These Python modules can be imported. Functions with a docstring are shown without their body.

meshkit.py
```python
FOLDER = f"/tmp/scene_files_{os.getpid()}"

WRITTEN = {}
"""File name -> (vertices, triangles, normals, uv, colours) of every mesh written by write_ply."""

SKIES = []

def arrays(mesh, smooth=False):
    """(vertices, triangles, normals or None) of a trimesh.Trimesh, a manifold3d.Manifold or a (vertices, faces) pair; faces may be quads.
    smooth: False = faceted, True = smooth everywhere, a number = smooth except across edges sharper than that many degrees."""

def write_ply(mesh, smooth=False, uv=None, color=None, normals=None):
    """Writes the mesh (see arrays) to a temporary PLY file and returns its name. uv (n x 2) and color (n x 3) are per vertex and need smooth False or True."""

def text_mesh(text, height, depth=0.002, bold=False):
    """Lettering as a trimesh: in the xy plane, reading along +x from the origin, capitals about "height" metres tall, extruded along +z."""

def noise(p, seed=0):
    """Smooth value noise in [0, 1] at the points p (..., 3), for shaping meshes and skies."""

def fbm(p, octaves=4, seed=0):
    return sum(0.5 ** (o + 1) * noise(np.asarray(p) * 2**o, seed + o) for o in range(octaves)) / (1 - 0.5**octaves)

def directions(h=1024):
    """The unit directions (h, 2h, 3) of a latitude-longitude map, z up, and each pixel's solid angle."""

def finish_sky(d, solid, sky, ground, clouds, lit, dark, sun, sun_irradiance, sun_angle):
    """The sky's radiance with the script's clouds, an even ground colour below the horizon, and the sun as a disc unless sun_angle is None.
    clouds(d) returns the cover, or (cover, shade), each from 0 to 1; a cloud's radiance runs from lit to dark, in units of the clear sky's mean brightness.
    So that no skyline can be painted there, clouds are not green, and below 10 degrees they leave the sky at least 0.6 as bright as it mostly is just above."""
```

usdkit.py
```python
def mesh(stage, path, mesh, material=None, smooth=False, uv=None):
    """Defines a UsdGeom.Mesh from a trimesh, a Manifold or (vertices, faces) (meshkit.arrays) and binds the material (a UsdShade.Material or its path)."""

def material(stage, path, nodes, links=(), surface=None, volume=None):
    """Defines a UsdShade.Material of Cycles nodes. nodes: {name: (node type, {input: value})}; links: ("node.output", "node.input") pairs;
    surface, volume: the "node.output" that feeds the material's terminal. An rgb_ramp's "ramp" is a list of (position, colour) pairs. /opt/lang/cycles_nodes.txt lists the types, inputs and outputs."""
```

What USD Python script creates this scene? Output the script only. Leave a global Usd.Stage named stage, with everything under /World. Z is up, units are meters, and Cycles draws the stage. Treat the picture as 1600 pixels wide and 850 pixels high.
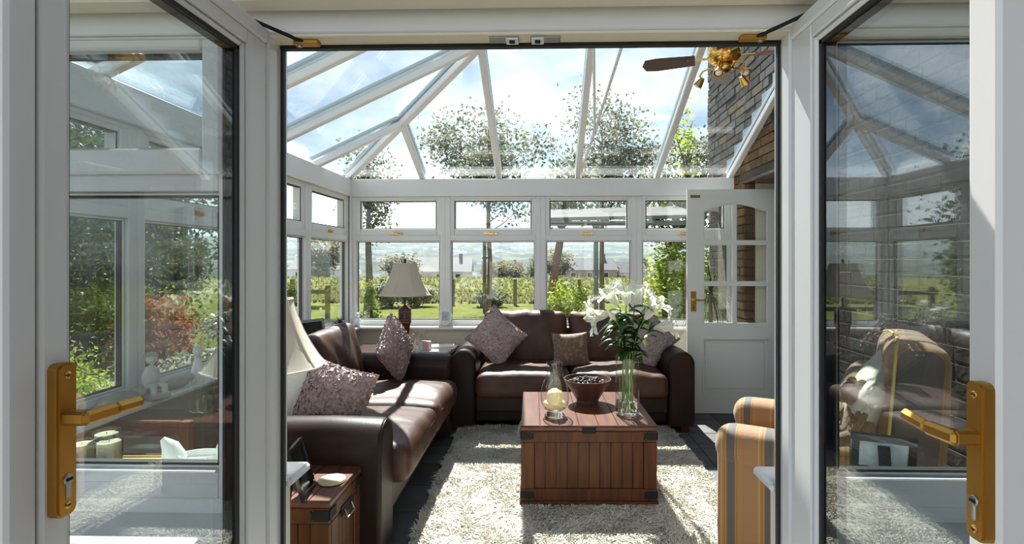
import math, random
import numpy as np, trimesh, usdkit, meshkit
from pxr import Usd, UsdGeom, UsdLux, UsdShade, Gf, Sdf, Vt
from shapely.geometry import Polygon, box as sbox

stage = Usd.Stage.CreateInMemory()
UsdGeom.SetStageUpAxis(stage, 'Z'); UsdGeom.SetStageMetersPerUnit(stage, 1.0)
UsdGeom.Xform.Define(stage, '/World')
UsdGeom.Scope.Define(stage, '/World/Looks')
PI = math.pi
# ------------------------------------------------------------------ camera, sky, sun, exposure
cam = UsdGeom.Camera.Define(stage, '/World/camera')
cam.CreateHorizontalApertureAttr(36.0); cam.CreateFocalLengthAttr(18.45)
cam.CreateHorizontalApertureOffsetAttr(-28.5 * 36 / 1600); cam.CreateVerticalApertureOffsetAttr(-18 * 36 / 1600)
_m = Gf.Matrix4d().SetRotate(Gf.Rotation(Gf.Vec3d(1, 0, 0), 90)) * Gf.Matrix4d().SetRotate(Gf.Rotation(Gf.Vec3d(0, 0, 1), 1.5))
_m.SetTranslateOnly(Gf.Vec3d(0, 0, 1.35))
UsdGeom.Xformable(cam).AddTransformOp().Set(_m)
cam.CreateClippingRangeAttr(Gf.Vec2f(0.05, 10000))
cam.CreateExposureAttr(-1.05)
SUN_EL, SUN_AZ = 53.0, 11.0          # degrees above the horizon, degrees left of straight ahead
sky = usdkit.material(stage, '/World/Looks/sky', {
    "sky": ("sky_texture", {"sky_type": "multiple_scattering", "sun_disc": False, "sun_elevation": math.radians(SUN_EL), "sun_rotation": math.radians(-SUN_AZ), "aerosol_density": 1.8}),
    "tc": ("texture_coordinate", {}), "mp": ("mapping", {"scale": (1, 1, 2.2)}),
    "n": ("noise_texture", {"scale": 2.6, "detail": 8.0, "roughness": .58}),
    "r": ("rgb_ramp", {"ramp": [(.36, (0, 0, 0)), (.62, (.9, .9, .9))]}),
    "cl": ("hsv", {"saturation": .22, "value": 2.5, "fac": 1.0}), "mx": ("mix", {"fac": .5}),
    "bg": ("background_shader", {"strength": .105})},
    [("tc.generated", "mp.vector"), ("mp.vector", "n.vector"), ("n.fac", "r.fac"), ("r.color", "mx.fac"), ("sky.color", "mx.color1"), ("sky.color", "cl.color"), ("cl.color", "mx.color2"), ("mx.color", "bg.color")], surface="bg.background")
dome = UsdLux.DomeLight.Define(stage, '/World/sky_dome')
UsdShade.MaterialBindingAPI.Apply(dome.GetPrim()).Bind(sky)
sun = UsdLux.DistantLight.Define(stage, '/World/sun_light')
sun.CreateIntensityAttr(9.5); sun.CreateNormalizeAttr(True); sun.CreateAngleAttr(.53); sun.CreateColorAttr(Gf.Vec3f(1, .95, .87))
sun.AddRotateZOp().Set(SUN_AZ); sun.AddRotateXOp().Set(-(90 - SUN_EL))

# ------------------------------------------------------------------ helpers
_used = {}
def _free(parent, name):
    k = (parent, name); n = _used.get(k, 0); _used[k] = n + 1
    return f'{parent}/{name}' if n == 0 else f'{parent}/{name}_{n:03d}'
def tag(path, label=None, cat=None, group=None, kind=None):
    p = stage.GetPrimAtPath(path)
    for k, v in (('label', label), ('category', cat), ('group', group), ('kind', kind)):
        if v: p.SetCustomDataByKey(k, v)
    return path
def thing(name, label, cat, loc=(0, 0, 0), rz=0, group=None, kind=None, rot=None):
    path = _free('/World', name)
    x = UsdGeom.Xform.Define(stage, path); x.AddTranslateOp().Set(Gf.Vec3d(*map(float, loc)))
    if rz: x.AddRotateZOp().Set(float(rz))
    if rot is not None: x.AddRotateXYZOp().Set(Gf.Vec3f(*map(float, rot)))
    return tag(path, label, cat, group, kind)
def copy(src, label, loc, rz=0, group=None, scale=None):
    was = stage.GetPrimAtPath(src).GetCustomData()
    base = src.split('/')[-1]
    if base[-4:-3] == '_' and base[-3:].isdigit(): base = base[:-4]
    p = thing(base, label or was['label'], was['category'], loc, rz, group or was.get('group'), was.get('kind'))
    if scale is not None: UsdGeom.Xformable(stage.GetPrimAtPath(p)).AddScaleOp().Set(Gf.Vec3f(*scale))
    pr = stage.GetPrimAtPath(p); pr.GetReferences().AddInternalReference(src); pr.SetInstanceable(True)
    return p

_cs = [(sx, sy, sz) for sx in (-1, 1) for sy in (-1, 1) for sz in (-1, 1)]
def _cham(hx, hy, hz, c):
    P = []
    for s in _cs:
        P += [(s[0] * hx, s[1] * (hy - c), s[2] * (hz - c)), (s[0] * (hx - c), s[1] * hy, s[2] * (hz - c)), (s[0] * (hx - c), s[1] * (hy - c), s[2] * hz)]
    return np.array(P, float)
def _hullfaces():
    P = _cham(1, 1.1, 1.2, .2)
    from scipy.spatial import ConvexHull
    h = ConvexHull(P); F = h.simplices.copy()
    for i, f in enumerate(F):
        n = np.cross(P[f[1]] - P[f[0]], P[f[2]] - P[f[0]])
        if n @ P[f[0]] < 0: F[i] = f[::-1]
    return F
CHF = _hullfaces()
BF = trimesh.creation.box().faces; BV = trimesh.creation.box().vertices
class MB:
    def __init__(s): s.V, s.F, s.n = [], [], 0
    def add(s, v, f):
        v = np.asarray(v, float); f = np.asarray(f, int)
        if f.shape[1] == 4: f = np.vstack([f[:, [0, 1, 2]], f[:, [0, 2, 3]]])
        s.V.append(v); s.F.append(f + s.n); s.n += len(v); return s
    def tm(s, m): return s.add(m.vertices, m.faces)
    def box(s, x0, x1, y0, y1, z0, z1, c=0):
        x0, x1 = sorted((x0, x1)); y0, y1 = sorted((y0, y1)); z0, z1 = sorted((z0, z1))
        ctr = np.array([(x0 + x1) / 2, (y0 + y1) / 2, (z0 + z1) / 2]); h = np.array([x1 - x0, y1 - y0, z1 - z0]) / 2
        c = min(c, h.min() * .8)
        if c > 0: return s.add(_cham(*h, c) + ctr, CHF)
        return s.add(BV * 2 * h + ctr, BF)
    def bar(s, p0, p1, w, h, up=(0, 0, 1), c=0):
        """A box from p0 to p1: w across, h along up."""
        p0, p1 = np.array(p0, float), np.array(p1, float); d = p1 - p0; L = np.linalg.norm(d); d /= L
        u = np.array(up, float); u -= d * (u @ d); u /= np.linalg.norm(u); r = np.cross(d, u)
        M = np.stack([d, r, u], 1)
        v, f = (_cham(L / 2, w / 2, h / 2, min(c, min(w, h) * .4)), CHF) if c else (BV * np.array([L, w, h]), BF)
        return s.add(v @ M.T + (p0 + p1) / 2, f)
    def tube(s, pts, r, n=8, cap=True):
        pts = np.asarray(pts, float); m = len(pts); r = np.broadcast_to(np.asarray(r, float), (m,))
        t = np.gradient(pts, axis=0); t /= np.linalg.norm(t, axis=1)[:, None] + 1e-12
        a = np.array([0, 0, 1.]) if abs(t[0][2]) < .9 else np.array([1., 0, 0])
        V = []
        for i in range(m):
            a = a - t[i] * (a @ t[i]); a /= np.linalg.norm(a); b = np.cross(t[i], a)
            th = np.arange(n) * 2 * PI / n
            V.append(pts[i] + r[i] * (np.cos(th)[:, None] * a + np.sin(th)[:, None] * b))
        V = np.vstack(V); F = []
        for i in range(m - 1):
            for j in range(n):
                k = (j + 1) % n; F.append((i * n + j, i * n + k, (i + 1) * n + k, (i + 1) * n + j))
        s.add(V, F)
        if cap:
            s.add(np.vstack([V[:n], pts[:1]]), [((j + 1) % n, j, n) for j in range(n)])
            s.add(np.vstack([V[-n:], pts[-1:]]), [(j, (j + 1) % n, n) for j in range(n)])
        return s
    def lathe(s, prof, n=28, c=(0, 0, 0), sq=1.0, ph=0):
        """Revolves (r, z) pairs about z; both ends close on the axis if r is 0 there."""
        prof = np.asarray(prof, float); th = ph + np.arange(n) * 2 * PI / n; m = len(prof)
        V = np.stack([np.outer(prof[:, 0], np.cos(th)), np.outer(prof[:, 0], np.sin(th)) * sq, np.repeat(prof[:, 1:2], n, 1)], -1).reshape(-1, 3) + np.array(c)
        F = [(i * n + j, i * n + (j + 1) % n, (i + 1) * n + (j + 1) % n, (i + 1) * n + j) for i in range(m - 1) for j in range(n)]
        return s.add(V, F)
    def prism(s, poly, z0, z1):
        """Extrudes a shapely polygon."""
        m = trimesh.creation.extrude_polygon(poly, z1 - z0, engine='earcut'); m.apply_translation((0, 0, z0)); return s.tm(m)
    def slab(s, P, d):
        """A convex planar polygon P given depth d (a vector)."""
        P = np.array(P, float); n = len(P); V = np.vstack([P, P + np.array(d)])
        nrm = np.cross(P[1] - P[0], P[2] - P[0])
        F = [(0, i + 1, i) for i in range(1, n - 1)] + [(n, n + i, n + i + 1) for i in range(1, n - 1)]
        for i in range(n):
            j = (i + 1) % n; F += [(i, j, n + j), (i, n + j, n + i)]
        if nrm @ np.array(d) < 0: F = [f[::-1] for f in F]
        return s.add(V, F)
    def map(s, fn):
        s.V = [fn(v) for v in s.V]; return s
    def xf(s, M):
        M = np.array(M, float); flip = np.linalg.det(M[:3, :3]) < 0
        s.V = [v @ M[:3, :3].T + M[:3, 3] for v in s.V]
        if flip: s.F = [f[:, ::-1] for f in s.F]
        return s
    def get(s): return np.vstack(s.V), np.vstack(s.F)
def obj(name, mb, mat, parent='/World', smooth=False, **kw):
    path = _free(parent, name)
    g = mb.get() if isinstance(mb, MB) else mb
    usdkit.mesh(stage, path, g, mat, smooth=smooth)
    return tag(path, **kw) if kw else path
def euler(rx=0, ry=0, rz=0, t=(0, 0, 0)):
    M = trimesh.transformations.euler_matrix(*(math.radians(a) for a in (rx, ry, rz))); M[:3, 3] = t; return M
def rbox(sx, sy, sz, r, n=(10, 10, 6)):
    """A rounded box as a fine grid, centred, that can be bent further: (points, faces)."""
    h = np.array([sx, sy, sz]) / 2; V, F, k = [], [], 0
    def lin(hh, m):
        rr = min(r, hh * .98)
        e = hh - rr + rr * np.sin(np.linspace(0, PI / 2, 5))[1:]
        return np.concatenate([-e[::-1], np.linspace(-(hh - rr), hh - rr, max(m, 2))[0:], e]) if rr > 0 else np.linspace(-hh, hh, m)
    g = [lin(h[i], n[i]) for i in range(3)]
    for ax in range(3):
        a, b = [i for i in range(3) if i != ax]
        A, B = np.meshgrid(g[a], g[b], indexing='ij'); na, nb = A.shape
        idx = np.arange(na * nb).reshape(na, nb)
        q = np.stack([idx[:-1, :-1], idx[1:, :-1], idx[1:, 1:], idx[:-1, 1:]], -1).reshape(-1, 4)
        for sg in (-1, 1):
            P = np.zeros((na * nb, 3)); P[:, a] = A.ravel(); P[:, b] = B.ravel(); P[:, ax] = sg * h[ax]
            flip = (sg < 0) ^ (ax == 1)
            V.append(P); F.append((q[:, ::-1] if flip else q) + k); k += len(P)
    V = np.vstack(V); F = np.vstack(F)
    inner = np.clip(V, -(h - r), h - r) if r > 0 else V
    d = V - inner; L = np.linalg.norm(d, axis=1, keepdims=True)
    V = np.where(L > 1e-9, inner + r * d / np.maximum(L, 1e-9), V)
    m = trimesh.Trimesh(V, np.vstack([F[:, [0, 1, 2]], F[:, [0, 2, 3]]]), process=False); m.merge_vertices(digits_vertex=5)
    return m
def fbm(P, s, o=3, seed=0): return meshkit.fbm(np.asarray(P) * s, o, seed) - .5
def wrinkle(m, amp, s, seed=0, aniso=(1, 1, 1)):
    m.vertices = m.vertices + m.vertex_normals * (fbm(m.vertices * np.array(aniso), s, 4, seed) * amp)[:, None]; return m

# ------------------------------------------------------------------ materials
L = '/World/Looks/'
def pm(name, col, col2=None, scale=6, detail=4, rough=.5, r2=None, metal=0, spec=.5, bump=0, bscale=40, bdist=.01, stretch=(1, 1, 1), sheen=0, coat=0, island=False, world=False, lo=.35, hi=.65, **kw):
    nd = {"p": ("principled_bsdf", dict(base_color=col, roughness=rough, metallic=metal, specular_ior_level=spec, sheen_weight=sheen, coat_weight=coat, **kw))}
    ln = []
    if col2 is not None or bump or r2:
        nd["tc"] = ("geometry", {}) if world else ("texture_coordinate", {})
        nd["mp"] = ("mapping", {"scale": stretch}); ln += [("tc.position" if world else "tc.object", "mp.vector")]
    if col2 is not None:
        nd["r"] = ("rgb_ramp", {"ramp": [(lo, col), (hi, col2)]})
        if island:
            nd["g"] = ("geometry", {}); ln += [("g.random_per_island", "r.fac")]
        else:
            nd["n"] = ("noise_texture", {"scale": float(scale), "detail": float(detail)}); ln += [("mp.vector", "n.vector"), ("n.fac", "r.fac")]
        ln += [("r.color", "p.base_color")]
    if bump:
        nd["bn"] = ("noise_texture", {"scale": float(bscale), "detail": 3.0}); nd["b"] = ("bump", {"strength": float(bump), "distance": float(bdist)})
        ln += [("mp.vector", "bn.vector"), ("bn.fac", "b.height"), ("b.normal", "p.normal")]
    if r2:
        nd["rn"] = ("noise_texture", {"scale": 9.0, "detail": 4.0}); nd["rr"] = ("map_range", {"from_min": .3, "from_max": .7, "to_min": rough, "to_max": r2})
        ln += [("mp.vector", "rn.vector"), ("rn.fac", "rr.value"), ("rr.result", "p.roughness")]
    return usdkit.material(stage, L + name, nd, ln, surface="p.BSDF")
def pane_mat(name, tint, f0, rough=0.0):
    """Clear glass whose mirror share rises from f0 face on toward 1 at grazing, the same from both sides."""
    return usdkit.material(stage, L + name, {"t": ("transparent_bsdf", {"color": tint}), "g": ("glossy_bsdf", {"color": (1, 1, 1), "roughness": rough}), "f": ("layer_weight", {"blend": .5}),
        "pw": ("math", {"math_type": "power", "value2": 5.0}), "ma": ("math", {"math_type": "multiply_add", "value2": 1.0 - f0, "value3": f0}), "m": ("mix_closure", {})},
        [("f.facing", "pw.value1"), ("pw.value", "ma.value1"), ("ma.value", "m.fac"), ("t.BSDF", "m.closure1"), ("g.BSDF", "m.closure2")], surface="m.closure")
def leaf_mat(name, c1, c2, tr=.4, rough=.5, spec=.2):
    tc = tuple(min(1, 1.7 * a + .01) for a in c2)
    return usdkit.material(stage, L + name, {"g": ("geometry", {}), "r": ("rgb_ramp", {"ramp": [(0, c1), (1, c2)]}), "p": ("principled_bsdf", {"roughness": rough, "specular_ior_level": spec}),
                                             "t": ("translucent_bsdf", {"color": tc}), "m": ("mix_closure", {"fac": tr})},
                           [("g.random_per_island", "r.fac"), ("r.color", "p.base_color"), ("p.BSDF", "m.closure1"), ("t.BSDF", "m.closure2")], surface="m.closure")
M = {}
M['upvc'] = pm('white_upvc', (.66, .66, .655), rough=.32, spec=.45)
M['paint'] = pm('white_paint', (.66, .66, .64), rough=.4)
M['cream'] = pm('cream_plaster', (.72, .66, .54), (.76, .70, .58), rough=.8, scale=3)
M['fascia'] = pm('cream_fascia', (.70, .64, .52), rough=.4)
M['gasket'] = pm('black_rubber', (.012, .012, .013), rough=.6)
M['alu'] = pm('grey_capping', (.36, .41, .45), rough=.35)
M['glass'] = pane_mat('window_pane', (.955, .975, .965), .04)
M['leafglass'] = pane_mat('door_pane', (.86, .90, .90), .135)
M['roofglass'] = pane_mat('roof_pane', (.93, .975, .99), .04)
M['brass'] = pm('satin_gold', (.50, .265, .055), rough=.36, metal=1, r2=.44)
M['brass2'] = pm('polished_brass', (.78, .48, .14), rough=.2, metal=1)
M['steel'] = pm('dull_steel', (.42, .42, .42), rough=.38, metal=1)
M['dark'] = pm('dark_iron', (.012, .014, .015), rough=.6, spec=.2)
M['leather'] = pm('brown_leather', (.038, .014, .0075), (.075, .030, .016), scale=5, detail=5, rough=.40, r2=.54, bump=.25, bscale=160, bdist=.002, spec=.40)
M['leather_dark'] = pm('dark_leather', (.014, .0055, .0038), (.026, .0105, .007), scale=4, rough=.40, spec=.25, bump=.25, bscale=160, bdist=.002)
M['trunkwood'] = pm('red_brown_wood', (.066, .022, .008), (.115, .040, .013), scale=3, detail=6, rough=.42, spec=.25, stretch=(14, 14, 1.2), bump=.1, bscale=6, bdist=.004)
M['trunktop'] = pm('red_brown_lid', (.085, .028, .015), (.13, .048, .027), scale=3, detail=6, rough=.34, stretch=(14, 1.2, 14), bump=.1, bscale=6, bdist=.004)
M['mahog'] = pm('mahogany', (.05, .014, .008), (.085, .024, .012), scale=4, rough=.25, stretch=(6, 6, 1))
M['orangewood'] = pm('orange_wood', (.13, .036, .014), (.18, .056, .022), scale=3, rough=.35, stretch=(8, 8, 1))
M['tabledark'] = pm('dark_table', (.05, .028, .022), (.075, .042, .032), scale=3, rough=.22, stretch=(1, 10, 1))
M['pile'] = usdkit.material(stage, L + 'ivory_pile', {"g": ("geometry", {}), "r": ("rgb_ramp", {"ramp": [(0, (.66, .62, .53)), (1, (.84, .81, .73))]}), "p": ("principled_bsdf", {"roughness": .9, "specular_ior_level": .1})},
                            [("g.random_per_island", "r.fac"), ("r.color", "p.base_color")], surface="p.BSDF")
M['rugbase'] = pm('rug_backing', (.55, .52, .45), rough=.95)
for i, c in enumerate([(.070, .075, .076), (.088, .092, .092), (.060, .066, .070)]):
    M[f'tile{i}'] = pm(f'slate_tile_{"abc"[i]}', c, tuple(x * 1.45 for x in c), scale=5, detail=6, spec=.35, rough=.42, r2=.6, bump=.25, bscale=12, bdist=.004, world=True)
M['grout'] = pm('grout', (.05, .05, .05), rough=.9)
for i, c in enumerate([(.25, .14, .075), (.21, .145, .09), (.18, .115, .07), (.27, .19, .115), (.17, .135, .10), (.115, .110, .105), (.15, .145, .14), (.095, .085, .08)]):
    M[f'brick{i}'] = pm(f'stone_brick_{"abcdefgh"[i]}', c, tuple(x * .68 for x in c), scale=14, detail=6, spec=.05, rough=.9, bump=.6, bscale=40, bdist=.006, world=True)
M['mortar'] = pm('mortar', (.13, .115, .095), spec=.05, rough=.95, bump=.5, bscale=60)
M['render'] = pm('grey_render', (.28, .27, .24), (.17, .165, .15), scale=18, detail=6, spec=.05, rough=.9, bump=.8, bscale=50, bdist=.008, world=True)
M['lead'] = pm('lead', (.23, .27, .31), (.30, .34, .38), scale=6, rough=.5, metal=.4)
M['stonecap'] = pm('sandstone', (.38, .30, .20), (.32, .24, .16), scale=8, rough=.85)
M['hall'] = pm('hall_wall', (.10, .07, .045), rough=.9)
M['shade'] = usdkit.material(stage, L + 'lamp_shade_cloth', {"p": ("principled_bsdf", {"base_color": (.74, .68, .58), "roughness": .7}), "t": ("translucent_bsdf", {"color": (.72, .64, .5)}), "m": ("mix_closure", {"fac": .35})},
                             [("p.BSDF", "m.closure1"), ("t.BSDF", "m.closure2")], surface="m.closure")
M['shadetrim'] = pm('shade_trim', (.60, .54, .45), rough=.7)
M['mauve'] = pm('mauve_fabric', (.34, .25, .24), (.42, .33, .31), scale=60, rough=.85, bump=.9, bscale=180, bdist=.006, sheen=.2)
M['sequin'] = usdkit.material(stage, L + 'mauve_sequins', {"g": ("geometry", {}), "r": ("rgb_ramp", {"ramp": [(0, (.34, .24, .235)), (1, (.56, .46, .44))]}), "p": ("principled_bsdf", {"roughness": .38, "specular_ior_level": .6, "sheen_weight": .2})},
                              [("g.random_per_island", "r.fac"), ("r.color", "p.base_color")], surface="p.BSDF")
M['whitecush'] = pm('white_fabric', (.62, .60, .55), (.72, .70, .66), scale=8, rough=.8, bump=.3, bscale=30)
M['beigecush'] = pm('beige_fabric', (.50, .46, .38), (.58, .54, .46), scale=5, rough=.8, bump=.2, bscale=60)
M['floral'] = usdkit.material(stage, L + 'brown_floral_fabric', {"tc": ("texture_coordinate", {}), "v": ("voronoi_texture", {"scale": 22.0, "feature": "f1"}), "n": ("noise_texture", {"scale": 16.0, "detail": 4.0}),
    "r": ("rgb_ramp", {"ramp": [(0, (.40, .28, .16)), (.3, (.22, .11, .05)), (.5, (.10, .055, .032)), (.75, (.28, .20, .12)), (1, (.12, .06, .035))]}), "mx": ("mix_float", {"fac": .5}), "p": ("principled_bsdf", {"roughness": .7, "sheen_weight": .3})},
    [("tc.object", "v.vector"), ("tc.object", "n.vector"), ("v.distance", "mx.a"), ("n.fac", "mx.b"), ("mx.result", "r.fac"), ("r.color", "p.base_color")], surface="p.BSDF")
def stripe_mat(name, axis, per=.150, ph=.40):
    T, G, D = (.25, .125, .052), (.28, .135, .026), (.075, .060, .055)
    ramp = [(0, T), (.36, T), (.365, G), (.46, G), (.465, D), (.475, D), (.48, G), (.52, G), (.525, D), (.74, D), (.745, G), (.80, G), (.805, D), (.815, D), (.82, G), (.87, G), (.875, (.34, .21, .10)), (.9, (.34, .21, .10)), (.905, G), (.95, G), (.955, T), (1, T)]
    return usdkit.material(stage, L + name, {"tc": ("texture_coordinate", {}), "s": ("separate_xyz", {}), "d": ("math", {"math_type": "divide", "value2": per}), "ad": ("math", {"math_type": "add", "value2": 10 + ph}), "fr": ("math", {"math_type": "fraction"}),
        "r": ("rgb_ramp", {"ramp": ramp}), "n": ("noise_texture", {"scale": 220.0, "detail": 2.0}), "b": ("bump", {"strength": .3, "distance": .003}), "p": ("principled_bsdf", {"roughness": .75, "sheen_weight": .25})},
        [("tc.object", "s.vector"), (f"s.{axis}", "d.value1"), ("d.value", "ad.value1"), ("ad.value", "fr.value1"), ("fr.value", "r.fac"), ("r.color", "p.base_color"), ("tc.object", "n.vector"), ("n.fac", "b.height"), ("b.normal", "p.normal")], surface="p.BSDF")
M['stripe_x'] = stripe_mat('gold_stripe_lengthwise', 'x'); M['stripe_y'] = stripe_mat('gold_stripe_crosswise', 'y')
M['pipe'] = pm('yellow_piping', (.55, .40, .12), rough=.7)
M['plush'] = pm('brown_plush', (.20, .105, .045), (.28, .155, .07), scale=40, rough=.95, bump=1, bscale=160, bdist=.008, sheen=.4)
M['clear'] = pane_mat('thin_clear_glass', (.975, .985, .98), .04)
M['solidglass'] = usdkit.material(stage, L + 'thick_glass', {"p": ("principled_bsdf", {"base_color": (.93, .97, .95), "roughness": .01, "ior": 1.45, "transmission_weight": 1.0})}, surface="p.BSDF")
M['water'] = usdkit.material(stage, L + 'vase_water', {"p": ("principled_bsdf", {"base_color": (.97, .99, .97), "roughness": .0, "ior": 1.33, "transmission_weight": 1.0})}, surface="p.BSDF")
M['wax'] = usdkit.material(stage, L + 'cream_wax', {"p": ("principled_bsdf", {"base_color": (.82, .74, .54), "roughness": .5}), "t": ("translucent_bsdf", {"color": (.86, .74, .48)}), "m": ("mix_closure", {"fac": .45})}, [("p.BSDF", "m.closure1"), ("t.BSDF", "m.closure2")], surface="m.closure")
M['bowlwood'] = pm('dark_bowl', (.055, .022, .016), (.085, .036, .026), scale=6, rough=.35)
M['potpourri'] = usdkit.material(stage, L + 'potpourri', {"g": ("geometry", {}), "r": ("rgb_ramp", {"ramp": [(0, (.05, .025, .015)), (.35, (.16, .08, .04)), (.6, (.07, .045, .035)), (.8, (.38, .28, .18)), (1, (.30, .13, .04))]}), "p": ("principled_bsdf", {"roughness": .55})},
                                [("g.random_per_island", "r.fac"), ("r.color", "p.base_color")], surface="p.BSDF")
M['petal'] = usdkit.material(stage, L + 'lily_petal', {"p": ("principled_bsdf", {"base_color": (.86, .86, .80), "roughness": .5, "specular_ior_level": .3}), "t": ("translucent_bsdf", {"color": (.86, .88, .76)}), "m": ("mix_closure", {"fac": .38})},
                             [("p.BSDF", "m.closure1"), ("t.BSDF", "m.closure2")], surface="m.closure")
M['anther'] = pm('anther', (.55, .30, .05), rough=.8)
M['stem'] = pm('stem_green', (.10, .20, .035), (.16, .28, .06), scale=10, rough=.5)
M['lilyleaf'] = leaf_mat('lily_leaf', (.020, .055, .010), (.045, .105, .020), tr=.28, rough=.35, spec=.4)
M['porcelain'] = pm('white_porcelain', (.78, .78, .76), rough=.15, coat=.4)
M['greyfig'] = pm('grey_stoneware', (.30, .28, .25), (.42, .40, .36), scale=20, rough=.6)
M['figblue'] = pm('pale_blue_glaze', (.45, .47, .46), (.62, .60, .55), scale=18, rough=.4)
M['gold_tray'] = pm('gold_tray', (.72, .52, .22), rough=.4, metal=.6)
M['paper'] = pm('paper', (.75, .75, .72), rough=.7)
M['printgrey'] = pm('grey_print', (.30, .34, .38), (.55, .57, .58), scale=16, rough=.3)
M['pink'] = pm('pink_tissue', (.62, .36, .36), rough=.8)
M['silver'] = pm('ornate_silver', (.62, .60, .55), (.75, .73, .68), scale=40, rough=.4, bump=.6, bscale=60)
M['blackgloss'] = pm('black_gloss', (.012, .013, .014), rough=.12)
M['bladewood'] = pm('fan_blade_wood', (.06, .028, .018), (.10, .045, .026), scale=3, stretch=(1, 12, 12), rough=.35)
M['redblade'] = pm('fan_blade_red', (.22, .06, .02), (.28, .09, .03), scale=3, stretch=(1, 12, 12), rough=.35)
M['bulb'] = pm('spot_bulb', (.75, .75, .72), rough=.1)
M['bark'] = pm('bark', (.10, .075, .055), (.19, .145, .11), scale=9, spec=.05, rough=.95, stretch=(1, 1, .25), bump=.8, bscale=20, bdist=.02)
M['bark_dark'] = pm('dark_bark', (.05, .042, .036), (.09, .075, .06), scale=9, spec=.05, rough=.95, stretch=(1, 1, .25), bump=.8, bscale=20, bdist=.02)
M['barkred'] = pm('peeling_bark', (.09, .06, .05), (.26, .15, .11), scale=7, spec=.05, rough=.95, stretch=(1, 1, .3), bump=.8, bscale=20, bdist=.02)
M['leaf_a'] = leaf_mat('young_tree_leaf', (.042, .056, .034), (.125, .132, .078), tr=.45)
M['leaf_b'] = leaf_mat('dark_shrub_leaf', (.012, .028, .007), (.06, .085, .016), tr=.3)
M['leaf_c'] = leaf_mat('lime_leaf', (.13, .20, .02), (.30, .36, .05), tr=.45)
M['leaf_d'] = leaf_mat('conifer_leaf', (.09, .15, .022), (.22, .29, .05), tr=.3)
M['leaf_e'] = leaf_mat('grey_green_leaf', (.10, .12, .08), (.24, .25, .19), tr=.35)
M['leaf_f'] = leaf_mat('far_leaf', (.07, .085, .04), (.20, .18, .10), tr=.35)
M['leaf_red'] = leaf_mat('red_leaf', (.10, .018, .010), (.28, .065, .03), tr=.4)
M['berry'] = pm('red_berry', (.55, .10, .03), rough=.4)
M['flower'] = pm('white_flower', (.75, .74, .70), rough=.7)
M['spike'] = leaf_mat('spiky_leaf', (.04, .06, .025), (.13, .16, .07), tr=.25, rough=.35)
M['lawn'] = pm('lawn', (.095, .118, .025), (.14, .158, .042), scale=1.4, detail=8, spec=.05, rough=.9, bump=.6, bscale=40, bdist=.05, world=True)
M['meadowground'] = pm('meadow_ground', (.10, .115, .032), (.16, .165, .058), scale=.8, detail=8, spec=.05, rough=.95, world=True)
M['blade'] = leaf_mat('meadow_blade', (.10, .12, .032), (.20, .21, .08), tr=.3, spec=.05)
M['hill'] = pm('hillside', (.022, .034, .022), (.10, .115, .065), scale=.012, detail=10, spec=.05, rough=1, world=True, lo=.40, hi=.60)
M['gravel'] = pm('gravel', (.26, .23, .19), (.40, .37, .32), scale=16, detail=6, spec=.05, rough=.95, bump=.8, bscale=40, bdist=.02, world=True)
M['paving'] = pm('paving', (.12, .115, .105), (.17, .16, .145), scale=3, detail=6, spec=.05, rough=.9, world=True)
M['fence'] = pm('weathered_post', (.10, .085, .065), (.17, .15, .12), scale=6, spec=.05, rough=.95, stretch=(4, 4, .5))
M['wire'] = pm('wire', (.12, .12, .11), rough=.6)
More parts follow.
